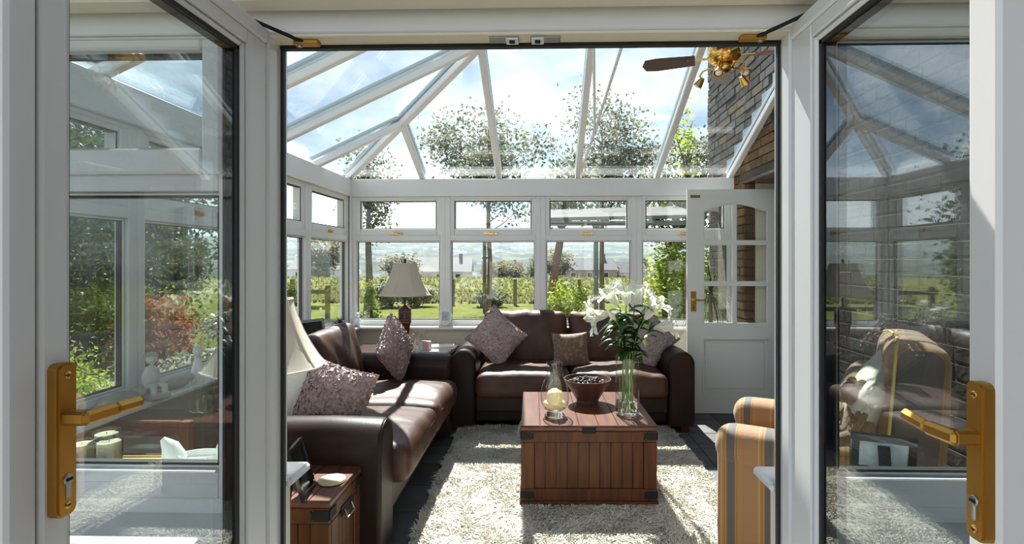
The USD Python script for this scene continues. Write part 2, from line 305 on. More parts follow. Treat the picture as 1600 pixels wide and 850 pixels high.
M['slate'] = pm('grey_roof', (.20, .20, .20), (.28, .275, .27), scale=3, spec=.05, rough=.8)
M['greypost'] = pm('green_grey_post', (.09, .11, .10), rough=.6)
M['canopy'] = pm('grey_canopy', (.10, .105, .115), (.13, .135, .14), scale=2, spec=.05, rough=.7)
M['terracotta'] = pm('terracotta', (.32, .13, .07), rough=.8)
for k, c in dict(a=(.88, .87, .84), b=(.70, .63, .53), c=(.42, .30, .24)).items(): M['house' + k] = pm('house_wall_' + k, c, spec=.05, rough=.9)
for k, c in dict(a=(.20, .20, .22), b=(.25, .17, .14), c=(.36, .36, .37)).items(): M['hroof' + k] = pm('house_roof_' + k, c, spec=.05, rough=.8)

# ------------------------------------------------------------------ the setting
XL, XR, YB, YF = -1.90, 1.79, 5.03, 1.44       # glass planes and the house wall
ZE, TAN = 2.13, .466                           # eaves height, roof pitch
rnd = random.Random(5)
# floor of tiles
fl = thing('floor', 'dark grey slate tiled floor', 'floor', kind='structure')
obj('slab', MB().box(-2.0, 2.9, 1.35, 5.15, -.09, -.004), M['grout'], fl)
T = .335
for i in range(-6, 6):
    for j in range(0, 11):
        x0, y0 = i * T + .12, 1.46 + j * T
        x1, y1 = min(x0 + T, 1.80), min(y0 + T, 4.98)
        x0 = max(x0, -1.82)
        if x1 - x0 < .05 or y1 - y0 < .05: continue
        obj('tile', MB().box(x0 + .004, x1 - .004, y0 + .004, y1 - .004, -.006, 0 + rnd.uniform(-.0012, .0006), .002), M[f'tile{rnd.randrange(3)}'], fl)
obj('hall_tile', MB().box(1.81, 2.85, 3.4, 4.98, -.006, 0), M['tile1'], fl)

# dwarf walls
def dwarf(name, label, parts):
    t = thing(name, label, 'wall', kind='structure')
    for nm, b, m in parts: obj(nm, MB().box(*b, .004), M[m], t)
    return t
dwarf('wall_back', 'cream low wall under the back windows behind the sofa', [('render', (XL - .07, XR, YB + .02, YB + .10, -.09, .66), 'render'), ('plaster', (XL, XR - .005, YB - .06, YB + .02, -.005, .70), 'cream')])
dwarf('wall_left', 'cream low wall under the left side windows', [('render', (XL - .10, XL - .02, YF - .10, YB + .10, -.09, .66), 'render'), ('plaster', (XL - .02, XL + .06, YF + .05, YB - .06, -.005, .70), 'cream')])
dwarf('wall_front', 'low front wall on both sides of the french doors', [('render', (XL - .10, -.80, YF - .10, YF - .02, -.09, .60), 'render'), ('plaster', (XL - .02, -.80, YF - .02, YF + .10, -.005, .70), 'cream'),
      ('plaster', (-.80, -.752, YF + .06, YF + .10, -.005, .70), 'cream'), ('render', (.70, XR, YF - .10, YF - .02, -.09, .60), 'render'), ('plaster', (.70, XR - .005, YF - .02, YF + .10, -.005, .70), 'cream'), ('plaster', (.655, .70, YF + .06, YF + .10, -.005, .70), 'cream')])
# corner posts, eaves beams, window boards, outer sills: trims
def trim(label, *boxes, mat='upvc', c=.004, names=None):
    n = trim.n = getattr(trim, 'n', 0) + 1
    t = thing(f'trim_{n}', label, 'trim', kind='structure')
    for i, b in enumerate(boxes): obj((names or ['board'])[min(i, len(names or [1]) - 1)], MB().box(*b, c), M[mat], t)
    return t
trim('white corner post between the left and back windows', (XL - .06, XL + .045, YB - .045, YB + .06, .70, 1.965), (XL + .045, XL + .06, YB - .075, YB - .03, .70, 1.965))
trim('white corner post between the left and front windows', (XL - .06, XL + .045, YF - .06, YF + .045, .70, 1.965))
trim('white eaves beam above the back windows', (XL - .05, XR, YB - .06, YB + .07, 1.962, ZE - .002))
trim('white eaves beam above the left windows', (XL - .07, XL + .06, YF - .05, YB - .062, 1.962, ZE - .002))
trim('white eaves beam above the french doors', (XL + .062, XR, YF - .045, YF + .065, 1.962, ZE - .002))
trim('white window board under the back windows', (XL + .03, XR - .01, YB - .15, YB - .03, .700, .728), c=.008)
trim('white window board under the left windows', (XL + .03, XL + .17, YF + .04, YB - .152, .700, .728), c=.008)
trim('white window board left of the french doors', (XL + .172, -.722, YF + .04, YF + .17, .700, .728), c=.008)
trim('white window board right of the french doors', (.632, XR - .01, YF + .04, YF + .17, .700, .728), c=.008)
def outer_sill(label, a, b, nrm):
    n = trim.n = trim.n + 1
    t = thing(f'trim_{n}', label, 'trim', kind='structure')
    a, b, q = np.array(a, float), np.array(b, float), np.array(nrm, float)
    P = lambda o, d, z: np.array([o[0] + q[0] * d, o[1] + q[1] * d, z])
    prof = [(-.02, .702), (-.035, .702), (-.04, .665), (-.155, .640), (-.16, .600), (-.145, .600), (-.14, .615), (-.02, .635)]
    m = MB(); n_ = len(prof)
    V = np.array([P(a, d, z) for d, z in prof] + [P(b, d, z) for d, z in prof])
    m.add(V, [(i, (i + 1) % n_, n_ + (i + 1) % n_, n_ + i) for i in range(n_)])
    tri = trimesh.creation.triangulate_polygon(Polygon([(d, z) for d, z in prof]), engine='earcut')
    m.add(V[:n_], tri[1]); m.add(V[n_:], np.array(tri[1])[:, ::-1])
    obj('sill', m, M['upvc'], t); return t
outer_sill('white outer sill under the front left window', (XL - .1, YF), (-.80, YF), (0, 1))
outer_sill('white outer sill under the front right window', (.70, YF), (XR, YF), (0, 1))
outer_sill('white outer sill under the left windows', (XL, YF - .1), (XL, YB + .1), (1, 0))
outer_sill('white outer sill under the back windows', (XL - .1, YB), (XR, YB), (0, -1))

# window modules: a fixed light under a top hung light
def window(n, O, U, N, Lw, label, jamb=.048, z0=.70, z1=1.963, top=True):
    """O: foot of the glass plane, U: along the wall, N: into the room."""
    O, U, N = (np.array(a, float) for a in (O, U, N))
    W = lambda v: np.stack([O[0] + U[0] * v[:, 0] + N[0] * v[:, 1], O[1] + U[1] * v[:, 0] + N[1] * v[:, 1], v[:, 2]], 1)
    flip = (U[0] * N[1] - U[1] * N[0]) < 0
    def fin(m):
        m.map(W)
        if flip: m.F = [f[:, ::-1] for f in m.F]
        return m
    t = thing(f'window_{n}', label, 'window', kind='structure')
    f = MB(); j = jamb; zb, zt = .775, (1.540 if top else z1 - .022)
    for a, b in ((0, j), (Lw - j, Lw)): f.box(a, b, -.035, .035, z0, z1, .003)
    f.box(j, Lw - j, -.035, .035, z0, zb, .003); f.box(j, Lw - j, -.035, .035, z1 - .022, z1, .003)
    if top: f.box(j, Lw - j, -.035, .035, zt, 1.592, .003)
    for a, b in ((j, j + .012), (Lw - j - .012, Lw - j)): f.box(a, b, -.012, .016, zb + .012, zt - .012, .004)
    f.box(j, Lw - j, -.012, .016, zb, zb + .012, .004); f.box(j, Lw - j, -.012, .016, zt - .012, zt, .004)
    obj('frame', fin(f), M['upvc'], t)
    def ring(x0, x1, za, zz, w, d0, d1):
        g = MB(); g.box(x0, x0 + w, d0, d1, za, zz); g.box(x1 - w, x1, d0, d1, za, zz); g.box(x0, x1, d0, d1, za, za + w); g.box(x0, x1, d0, d1, zz - w, zz); return fin(g)
    obj('gasket', ring(j + .010, Lw - j - .010, zb + .010, zt - .010, .006, -.013, .011), M['gasket'], t)
    obj('pane', fin(MB().box(j + .012, Lw - j - .012, -.011, .009, zb + .012, zt - .012)), M['glass'], t)
    if not top: return t
    s = MB(); a, b, c, d = j - .014, Lw - j + .014, 1.584, 1.950; w = .052
    for q0, q1 in ((a, a + w), (b - w, b)): s.box(q0, q1, -.052, .028, c, d, .006)
    s.box(a + w, b - w, -.052, .028, c, c + .070, .006); s.box(a + w, b - w, -.052, .028, d - .030, d, .006)
    for q0, q1 in ((a + w, a + w + .010), (b - w - .010, b - w)): s.box(q0, q1, -.03, .012, c + .072, d - .032, .003)
    sash = obj('sash', fin(s), M['upvc'], t)
    obj('gasket', ring(a + w + .002, b - w - .002, c + .070, d - .030, .006, -.02, .013), M['gasket'], sash)
    obj('pane', fin(MB().box(a + w, b - w, -.018, .002, c + .070, d - .030)), M['glass'], sash)
    h = MB(); k = Lw * .5
    h.box(k - .045, k + .045, .028, .036, c + .012, c + .034, .003); h.box(k - .010, k + .012, .034, .058, c + .014, c + .032, .004)
    h.bar((k, .054, c + .024), (k - .085, .060, c + .030), .014, .010, c=.003)
    obj('handle', fin(h), M['brass2'], sash)
ML = (YB - .045 - (YF + .045)) / 4
side_txt = ['nearest the camera', 'second from the camera', 'third from the camera', 'farthest from the camera']
for k in range(4):
    window(k + 1, (XL, YF + .045 + k * ML), (0, 1), (1, 0), ML, f'white framed left side window, {side_txt[k]}')
MBK = (XR - (XL + .045)) / 4
back_txt = ['beside the left corner', 'behind the lamp side of the sofa', 'behind the white lilies', 'behind the panelled door']
for k in range(4):
    window(k + 5, (XL + .045 + k * MBK, YB), (1, 0), (0, -1), MBK, f'white framed back window {back_txt[k]}')
window(9, (XL + .045, YF), (1, 0), (0, 1), -.80 - (XL + .045), 'white framed front window left of the open doors', jamb=.085)
window(10, (.70, YF), (1, 0), (0, 1), XR - .70, 'white framed tall single pane front window right of the open doors', jamb=.075, top=False)

# ------------------------------------------------------------------ glazed roof
ce = thing('ceiling', 'pitched glass conservatory roof with white glazing bars', 'ceiling', kind='structure')
DM = (YB - YF) / 2; YR = (YB + YF) / 2; XA = XL + DM; ZR = ZE + TAN * DM
def zr(x, y): return ZE + TAN * min(YB - y, y - YF, x - XL)
G = .735
def roofbar(p, q, w=.052, name='roof_bar'):
    p, q = np.array(p, float), np.array(q, float)
    d = (q - p) / np.linalg.norm(q - p); up = np.array([0, 0, 1.]); up = up - d * d[2]; up /= np.linalg.norm(up)
    b = obj(name, MB().bar(p + up * .004, q + up * .004, w, .052, up, .006), M['upvc'], ce)
    obj('capping', MB().bar(p + up * .062, q + up * .062, w * 1.12, .03, up, .008), M['alu'], b)
P3 = lambda x, y: (x, y, zr(x, y))
bx = [XL + G, XL + 2 * G, XL + 3 * G + .015, XL + 4 * G + .03]
for x in bx:
    d = min(DM, x - XL)
    roofbar(P3(x, YB), P3(x, YB - d)); roofbar(P3(x, YF), P3(x, YF + d))
ly = [YF + G, YF + 2 * G, YB - 2 * G, YB - G]
for y in ly: roofbar(P3(XL, y), P3(XL + min(YB - y, y - YF), y))
roofbar((XL, YB, ZE), (XA, YR, ZR), .062, 'hip_bar'); roofbar((XL, YF, ZE), (XA, YR, ZR), .062, 'hip_bar')
roofbar((XR - .03, YB, ZE), (XR - .03, YR, ZR), .056, 'wall_bar'); roofbar((XR - .03, YF, ZE), (XR - .03, YR, ZR), .056, 'wall_bar')
obj('ridge', MB().box(XA - .02, XR, YR - .04, YR + .04, ZR - .05, ZR + .08, .01), M['upvc'], ce)
def rpane(poly):
    obj('roof_pane', MB().slab([(x, y, zr(x, y) + .033) for x, y in poly], (0, 0, .016)), M['roofglass'], ce)
xs = [XL] + bx + [XR - .03]
for a, b in zip(xs[:-1], xs[1:]):
    da, db = min(DM, a - XL), min(DM, b - XL)
    for s_, Y0 in ((-1, YB), (1, YF)):
        pts = [(a, Y0), (b, Y0), (b, Y0 + s_ * db)]
        if da < DM < b - XL and abs(db - DM) < 1e-6 and a < XA < b: pts.append((XA, Y0 + s_ * DM))
        if da > 1e-6: pts.append((a, Y0 + s_ * da))
        rpane(pts)
ys = [YF] + ly + [YB]
for a, b in zip(ys[:-1], ys[1:]):
    da, db = min(a - YF, YB - a), min(b - YF, YB - b)
    pts = [(XL, a), (XL, b)]
    if db > 1e-6: pts.append((XL + db, b))
    if a < YR < b: pts.append((XA, YR))
    if da > 1e-6: pts.append((XL + da, a))
    rpane(pts)
# gutters outside the eaves
trim('cream gutter along the front eaves above the doors', (XL - .2, XR, YF - .14, YF - .046, 2.013, ZE), mat='fascia', c=.018)
trim('cream gutter along the back eaves', (XL - .2, XR, YB + .07, YB + .16, 2.0, ZE), mat='fascia', c=.018)
trim('cream gutter along the left eaves', (XL - .17, XL - .07, YF - .048, YB + .068, 2.0, ZE), mat='fascia', c=.018)
# tie rods under the roof
tr = thing('tie_rod', 'thin white roof tie rods crossing below the glass roof right of centre', 'tie rod')
k0 = np.array([.42, 4.35, 2.42])
obj('rod', MB().tube([(.340, 4.985, 2.15), k0, (.555, 3.26, ZR - .06)], .011, 8), M['upvc'], tr, smooth=40)
obj('rod', MB().tube([k0, (.305, 3.26, ZR - .06)], .010, 8), M['upvc'], tr, smooth=40)
obj('knuckle', MB().tube([k0 + [0, .05, -.015], k0 - [0, .05, -.015]], .017, 8), M['upvc'], tr, smooth=40)

# ------------------------------------------------------------------ house wall of stone bricks on the right
hw = thing('wall_right', 'brown stone brick house wall with a doorway', 'wall', kind='structure')
D0, D1, DZ = 3.80, 4.745, 2.035         # doorway
W0, W1, WT = 1.30, 5.76, 3.9
core = MB()
core.box(XR + .006, 2.10, W0, D0, -.09, WT); core.box(XR + .006, 2.10, D1, W1 - .006, -.09, WT); core.box(XR + .006, 2.10, D0, D1, DZ + .032, WT)
obj('mortar', core, M['mortar'], hw)
obj('lintel', MB().box(XR - .008, 2.09, D0 - .12, D1 + .12, DZ + .0, DZ + .031, .005), M['mahog'], hw)
BL, BH = .232, .0765
rest = MB(); single = 0
def brick_mb(m, y0, y1, z0, z1, r, proud=.008): m.box(XR + (.008 - proud) * .9 - proud - r.uniform(0, proud), XR + .03, y0 + .005, y1 - .005, z0 + .005, z1 - .005, .004)
row = 0; z = -.09
while z < WT - .02:
    y = W0 - (BL / 2 if row % 2 else 0)
    while y < W1 - .01:
        ln = BL * rnd.choice([1, 1, 1, .5, 1.4]); y0, y1 = max(y, W0), min(y + ln, W1); y += ln
        if y1 - y0 < .03: continue
        z0, z1 = z, min(z + BH, WT)
        if y1 > D0 and y0 < D1 and z0 < DZ + .031:
            if z1 > DZ - .01 or True:
                spans = [(y0, min(y1, D0 - (.12 if z1 > DZ else 0))), (max(y0, D1 + (.12 if z1 > DZ else 0)), y1)]
        else: spans = [(y0, y1)]
        for a, b in spans:
            if b - a < .03: continue
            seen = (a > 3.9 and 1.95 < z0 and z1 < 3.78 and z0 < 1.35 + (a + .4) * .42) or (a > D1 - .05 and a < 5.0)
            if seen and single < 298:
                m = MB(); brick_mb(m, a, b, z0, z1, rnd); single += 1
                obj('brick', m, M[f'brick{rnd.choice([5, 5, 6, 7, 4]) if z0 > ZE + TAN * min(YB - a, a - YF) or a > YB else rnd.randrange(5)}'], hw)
            else: brick_mb(rest, a, b, z0, z1, rnd, .0015)
    z += BH; row += 1
rv = MB(); z = -.09
while z < DZ - .01: rv.box(XR - .006, XR + .093, D1 - .010, D1 + .03, z + .005, min(z + BH - .005, DZ), .004); z += BH
obj('brick_reveal', rv, M['brick2'], hw, kind='stuff')
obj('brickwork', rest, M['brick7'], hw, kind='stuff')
far_ = MB(); z = -.09; row = 0
while z < 5.2:
    y = -6.0 - (BL / 2 if row % 2 else 0)
    while y < W0 - .01:
        y0, y1 = max(y, -6.0), min(y + BL, W0); y += BL
        if y1 - y0 > .03: brick_mb(far_, y0, y1, z, z + BH, rnd)
    z += BH; row += 1
hw2 = thing('wall_house_front', 'brown stone brick house wall outside to the right of the french doors', 'wall', kind='structure')
obj('mortar', MB().box(XR + .006, 2.10, -6, W0, -.09, 5.24), M['mortar'], hw2); obj('brickwork', far_, M['brick7'], hw2, kind='stuff')
# corner face of the house wall (its far end)
end = MB(); z = -.09; r_ = random.Random(3)
while z < WT - .02:
    end.box(1.80, 2.09, W1 - .03, W1 + .006, z + .005, min(z + BH, WT) - .005, .004); z += BH
obj('brick_end', end, M['brick4'], hw, kind='stuff')
# stepped lead flashing above the roof against the wall
for s_, Y0 in ((-1, YB + .10), (1, YF - .1)):
    for k in range(9):
        y0 = Y0 + s_ * k * .205; zz = ZE + TAN * (k * .205 - .10)
        obj('flashing', MB().slab([(XR - .020, y0 - s_ * .005, zz + .05), (XR - .020, y0 + s_ * .225, zz + .05 + TAN * .22), (XR - .020, y0 + s_ * .225, zz + .235), (XR - .020, y0 - s_ * .005, zz + .235)], (.008, 0, 0)), M['lead'], hw)
# doorway lining and the hall beyond
trim('cream painted lining of the house doorway', (XR + .095, 2.10, D1 - .018, D1 + .006, 0, DZ), (XR + .03, 2.10, D0, D0 + .018, 0, DZ), mat='cream', c=.002)
wh = thing('wall_hall', 'dim brown hall walls seen through the house doorway', 'wall', kind='structure')
obj('wall_face', MB().box(2.84, 2.9, 3.3, 5.1, -.09, 2.5), M['hall'], wh)
obj('wall_face', MB().box(2.10, 2.84, 3.3, 3.36, -.09, 2.5), M['hall'], wh); obj('wall_face', MB().box(2.10, 2.84, 5.04, 5.1, -.09, 2.5), M['hall'], wh)
obj('hall_ceiling', MB().box(2.10, 2.9, 3.3, 5.1, 2.5, 2.55), M['hall'], wh)

# ------------------------------------------------------------------ french doors
trim.n += 1
df = thing(f'trim_{trim.n}', 'white upvc frame around the french door opening', 'door frame', kind='structure')
obj('jamb', MB().box(-.80, -.742, YF - .035, YF + .06, -.05, 1.962, .003), M['upvc'], df)
obj('jamb', MB().box(.650, .70, YF - .035, YF + .06, -.05, 1.962, .003), M['upvc'], df)
obj('head', MB().box(-.80, .70, YF - .045, YF + .015, 1.953, 1.961, .002), M['fascia'], df)
obj('threshold', MB().box(-.742, .650, YF - .03, YF + .05, -.05, .02, .004), M['upvc'], df)
g = MB(); g.box(-.742, -.734, YF + .02, YF + .034, .02, 1.955); g.box(.642, .650, YF + .02, YF + .034, .02, 1.955); g.box(-.742, .650, YF + .016, YF + .034, 1.944, 1.961)
obj('gasket', g, M['gasket'], df)
for x0 in (-.148, -.036):
    k = obj('lock_keep', MB().box(x0, x0 + .080, YF - .032, YF + .006, 1.9485, 1.9535, .001), M['steel'], df)
    xx = x0 + (.055 if x0 < -.1 else .012)
    obj('keep_block', MB().box(xx - .010, xx + .024, YF - .034, YF + .004, 1.9440, 1.9486, .001), M['upvc'], k)
    obj('keep_slot', MB().box(xx - .001, xx + .014, YF - .026, YF - .006, 1.9425, 1.9442), M['dark'], k)
def door_leaf(name, label, hx, hy, sgn, rz, w, gy0, gy1, false_mullion=0):
    """The visible face lies at local x = 0, the leaf runs along -y from its hinge; sgn: which way the thickness goes."""
    t = thing(name, label, 'door', (hx, hy, 0), rz, kind='structure')
    z0, z1 = .03, 1.968; B = lambda m, ya, yb, ta, tb, za, zb, c=.003: m.box(sgn * ta, sgn * tb, -yb, -ya, za, zb, c)
    zg0, zg1 = .150, 1.880
    f = MB()
    for ya, yb in ((0, .048), (gy1 + .014, w)): B(f, ya, yb, 0, .066, z0, z1, .006)
    B(f, .048, gy1 + .014, 0, .066, z0, z0 + .048, .006); B(f, .048, gy1 + .014, 0, .066, z1 - .040, z1, .006)
    for ya, yb in ((.048, gy0 - .014),): B(f, ya, yb, .005, .060, z0 + .048, z1 - .040, .003)
    B(f, gy0 - .014, gy1 + .014, .005, .060, z0 + .048, zg0 - .014, .003); B(f, gy0 - .014, gy1 + .014, .005, .060, zg1 + .014, z1 - .040, .003)
    obj('sash_frame', f, M['upvc'], t)
    b = MB()
    for ya, yb in ((gy0 - .014, gy0), (gy1, gy1 + .014)): B(b, ya, yb, .010, .058, zg0 - .014, zg1 + .014, .006)
    B(b, gy0, gy1, .010, .058, zg0 - .014, zg0, .006); B(b, gy0, gy1, .010, .058, zg1, zg1 + .014, .006)
    obj('glazing_bead', b, M['upvc'], t)
    q = MB()
    for ya, yb in ((gy0, gy0 + .010), (gy1 - .004, gy1)): B(q, ya, yb, .018, .054, zg0, zg1, 0)
    B(q, gy0, gy1, .018, .054, zg0, zg0 + .006, 0); B(q, gy0, gy1, .018, .054, zg1 - .010, zg1, 0)
    obj('gasket', q, M['gasket'], t)
    obj('pane', MB().box(sgn * .024, sgn * .048, -gy1 + .004, -gy0 - .010, zg0 + .006, zg1 - .010), M['leafglass'], t)
    if false_mullion:
        e = MB(); B(e, w + .001, w + false_mullion, .003, .066, z0, z1, .005); obj('false_mullion', e, M['upvc'], t); w += false_mullion
    e = MB(); B(e, w - .004, w + .004, .050, .064, z0, z1, .002); obj('closing_lip', e, M['upvc'], t)
    return t
def handle(t, sgn, y, zc, lev, tip):
    """Backplate on the lock stile; the lever reaches to the hinge side."""
    zp0, zp1 = zc - .150, zc + .084
    pl = sbox(-.006, zp0 + .012, .006, zp1 - .012).buffer(.0105)
    m = MB().prism(pl, 0, .014); m.tm(trimesh.creation.extrude_polygon(pl.buffer(-.003), .0165, engine='earcut'))
    R = np.eye(4); R[:3, :3] = np.array([[0, 0, -sgn], [1, 0, 0], [0, 1, 0]]); R[:3, 3] = (0, y, 0)
    p = obj('handle_plate', m.xf(R), M['brass'], t, label='satin gold handle plate')
    l = MB(); x = -sgn
    l.bar((x * .010, y, lev), (x * .050, y, lev), .021, .021, c=.004)
    l.bar((x * .046, y - .010, lev), (x * .051, y + .048, lev), .018, .021, up=(0, 0, 1), c=.005)
    l.bar((x * .051, y + .044, lev), (x * .047, y + .106, lev + tip), .015, .020, up=(0, 0, 1), c=.006)
    obj('lever', l, M['brass'], p, smooth=25)
    c = MB(); Rm = np.eye(4); Rm[:3, :3] = np.array([[0, 0, -sgn], [1, 0, 0], [0, 1, 0]]); Rm[:3, 3] = (0, y, 0)
    cm = MB(); cm.lathe([(0, .019), (.007, .019), (.0082, .0175), (.0082, .010)], 20, c=(0, 0, 0)); cm.map(lambda v: v + np.array([.0, lev - .093, 0])); cm.box(-.004, .004, lev - .122, lev - .095, .010, .0195, .002)
    cy = obj('lock_cylinder', cm.xf(Rm), M['steel'], p, smooth=30)
    obj('keyhole', MB().box(-.005, .005, lev - .095, lev - .091, .0188, .0202).xf(Rm), M['dark'], cy)
    for zz in (zp1 - .020, zp0 + .018):
        s = MB(); s.lathe([(0, .0175), (.004, .0178), (.0055, .0170), (.0055, .015)], 16); s.map(lambda v: v + np.array([.0, zz, 0])); s.xf(Rm); sc = obj('screw', s, M['brass2'], p, smooth=30)
        obj('screw_slot', MB().box(-.0035, .0035, zz - .0008, zz + .0008, .0175, .0182).xf(Rm), M['dark'], sc)
d1 = door_leaf('door_1', 'left open white glazed french door leaf with gold handle', -.735, 1.430, -1, 0, .682, .152, .620, .047)
handle(d1, -1, .774 - 1.430, 1.113, 1.113, -.004)
d2 = door_leaf('door_2', 'right open white glazed french door leaf with gold handle, sunlit lock stile', .645, 1.445, 1, 0, .683, .162, .614)
handle(d2, 1, .784 - 1.445, 1.090, 1.092, .004)
for s_, x in ((-1, -.735), (1, .645)):
    st = thing('door_stay', f'dark metal friction stay at the top of the {"left" if s_ < 0 else "right"} french door', 'door stay')
    bxx = x - s_ * .085
    obj('bracket', MB().box(bxx - .034, bxx + .034, YF - .028, YF - .004, 1.940, 1.9535, .002), M['brass'], st)
    obj('arm', MB().bar((bxx - .0, YF - .016, 1.945), (x + s_ * .02, YF - .105, 1.972), .012, .006, c=.001), M['dark'], st)
    obj('pivot', MB().lathe([(0, 1.936), (.006, 1.936), (.007, 1.942), (.007, 1.952)], 12, c=(bxx + s_ * .02, YF - .016, 0)), M['steel'], st)

# inner panelled door, six panes over one panel, open in front of the back wall
d3 = thing('door_3', 'white six pane panelled inner door standing open by the back window', 'door', (1.262, 4.655, 0), kind='structure')
DW, DH = .838, 1.975
def arch_y(x): return 1.790 + .062 * max(0.0, math.cos((x - .412) / .245 * PI / 2)) ** .9 if abs(x - .412) < .245 else 1.790
def cell(x0, x1, y0, y1, arch=False):
    if not arch: return sbox(x0, y0, x1, y1)
    xs_ = np.linspace(x0, x1, 12); return Polygon([(x0, y0), (x1, y0)] + [(x, arch_y(x)) for x in xs_[::-1]])
cells = []
for a, b in ((.142, .401), (.425, .700)):
    cells += [cell(a, b, 1.520, 0, True), cell(a, b, 1.160, 1.492), cell(a, b, .795, 1.132)]
body = sbox(0, .005, DW, DH)
for c_ in cells: body = body.difference(c_)
panel_hole = sbox(.130, .180, .715, .672)
RX = np.array([[1, 0, 0, 0], [0, 0, -1, 0], [0, 1, 0, 0], [0, 0, 0, 1.]])       # polygon (x, z) extruded toward -y
def face(poly, y0, y1): return MB().prism(poly, -y1, -y0).xf(RX)
obj('door_frame', face(body.difference(panel_hole), 0, .040), M['paint'], d3)
pm_ = face(panel_hole, .016, .026)
for k, (i, yy) in enumerate(((.030, .010), (.042, .006))): pm_.box(.130 + i, .715 - i, yy, .02, .180 + i, .672 - i, .006)
obj('panel', pm_, M['paint'], d3)
mo = MB()
for r in (0.0, .0):
    pass
mo.prism(panel_hole.difference(panel_hole.buffer(-.014)), -.004, .006)
obj('panel_moulding', mo.xf(RX), M['paint'], d3)
for c_ in cells:
    p_ = obj('pane', face(c_.buffer(.003), .018, .022), M['glass'], d3)
    obj('glazing_bead', face(c_.buffer(.001).difference(c_.buffer(-.008)), .004, .016), M['paint'], p_)
hp = obj('handle_plate', face(sbox(.032, .905, .072, 1.075).buffer(.003), -.006, .0), M['brass2'], d3, label='brass lever handle plate')
obj('lever', MB().bar((.052, -.004, 1.005), (.052, -.046, 1.005), .018, .018, c=.004).bar((.048, -.044, 1.005), (.150, -.044, 1.003), .014, .014, c=.004), M['brass2'], hp)
obj('keyhole', MB().box(.048, .056, -.008, -.005, .925, .945), M['dark'], hp)
obj('catch', face(sbox(.026, 1.902, .110, 1.925), -.005, .002), M['brass2'], d3)
obj('hinge', MB().tube([(DW + .002, .0, .3), (DW + .002, .0, .4)], .006, 8), M['brass2'], d3)
obj('hinge', MB().tube([(DW + .002, .0, 1.6), (DW + .002, .0, 1.7)], .006, 8), M['brass2'], d3)
obj('door_stop', MB().lathe([(0, .145), (.012, .145), (.016, .152), (.008, .165), (0, .168)], 12, c=(.03, -.012, 0)), M['brass2'], d3)

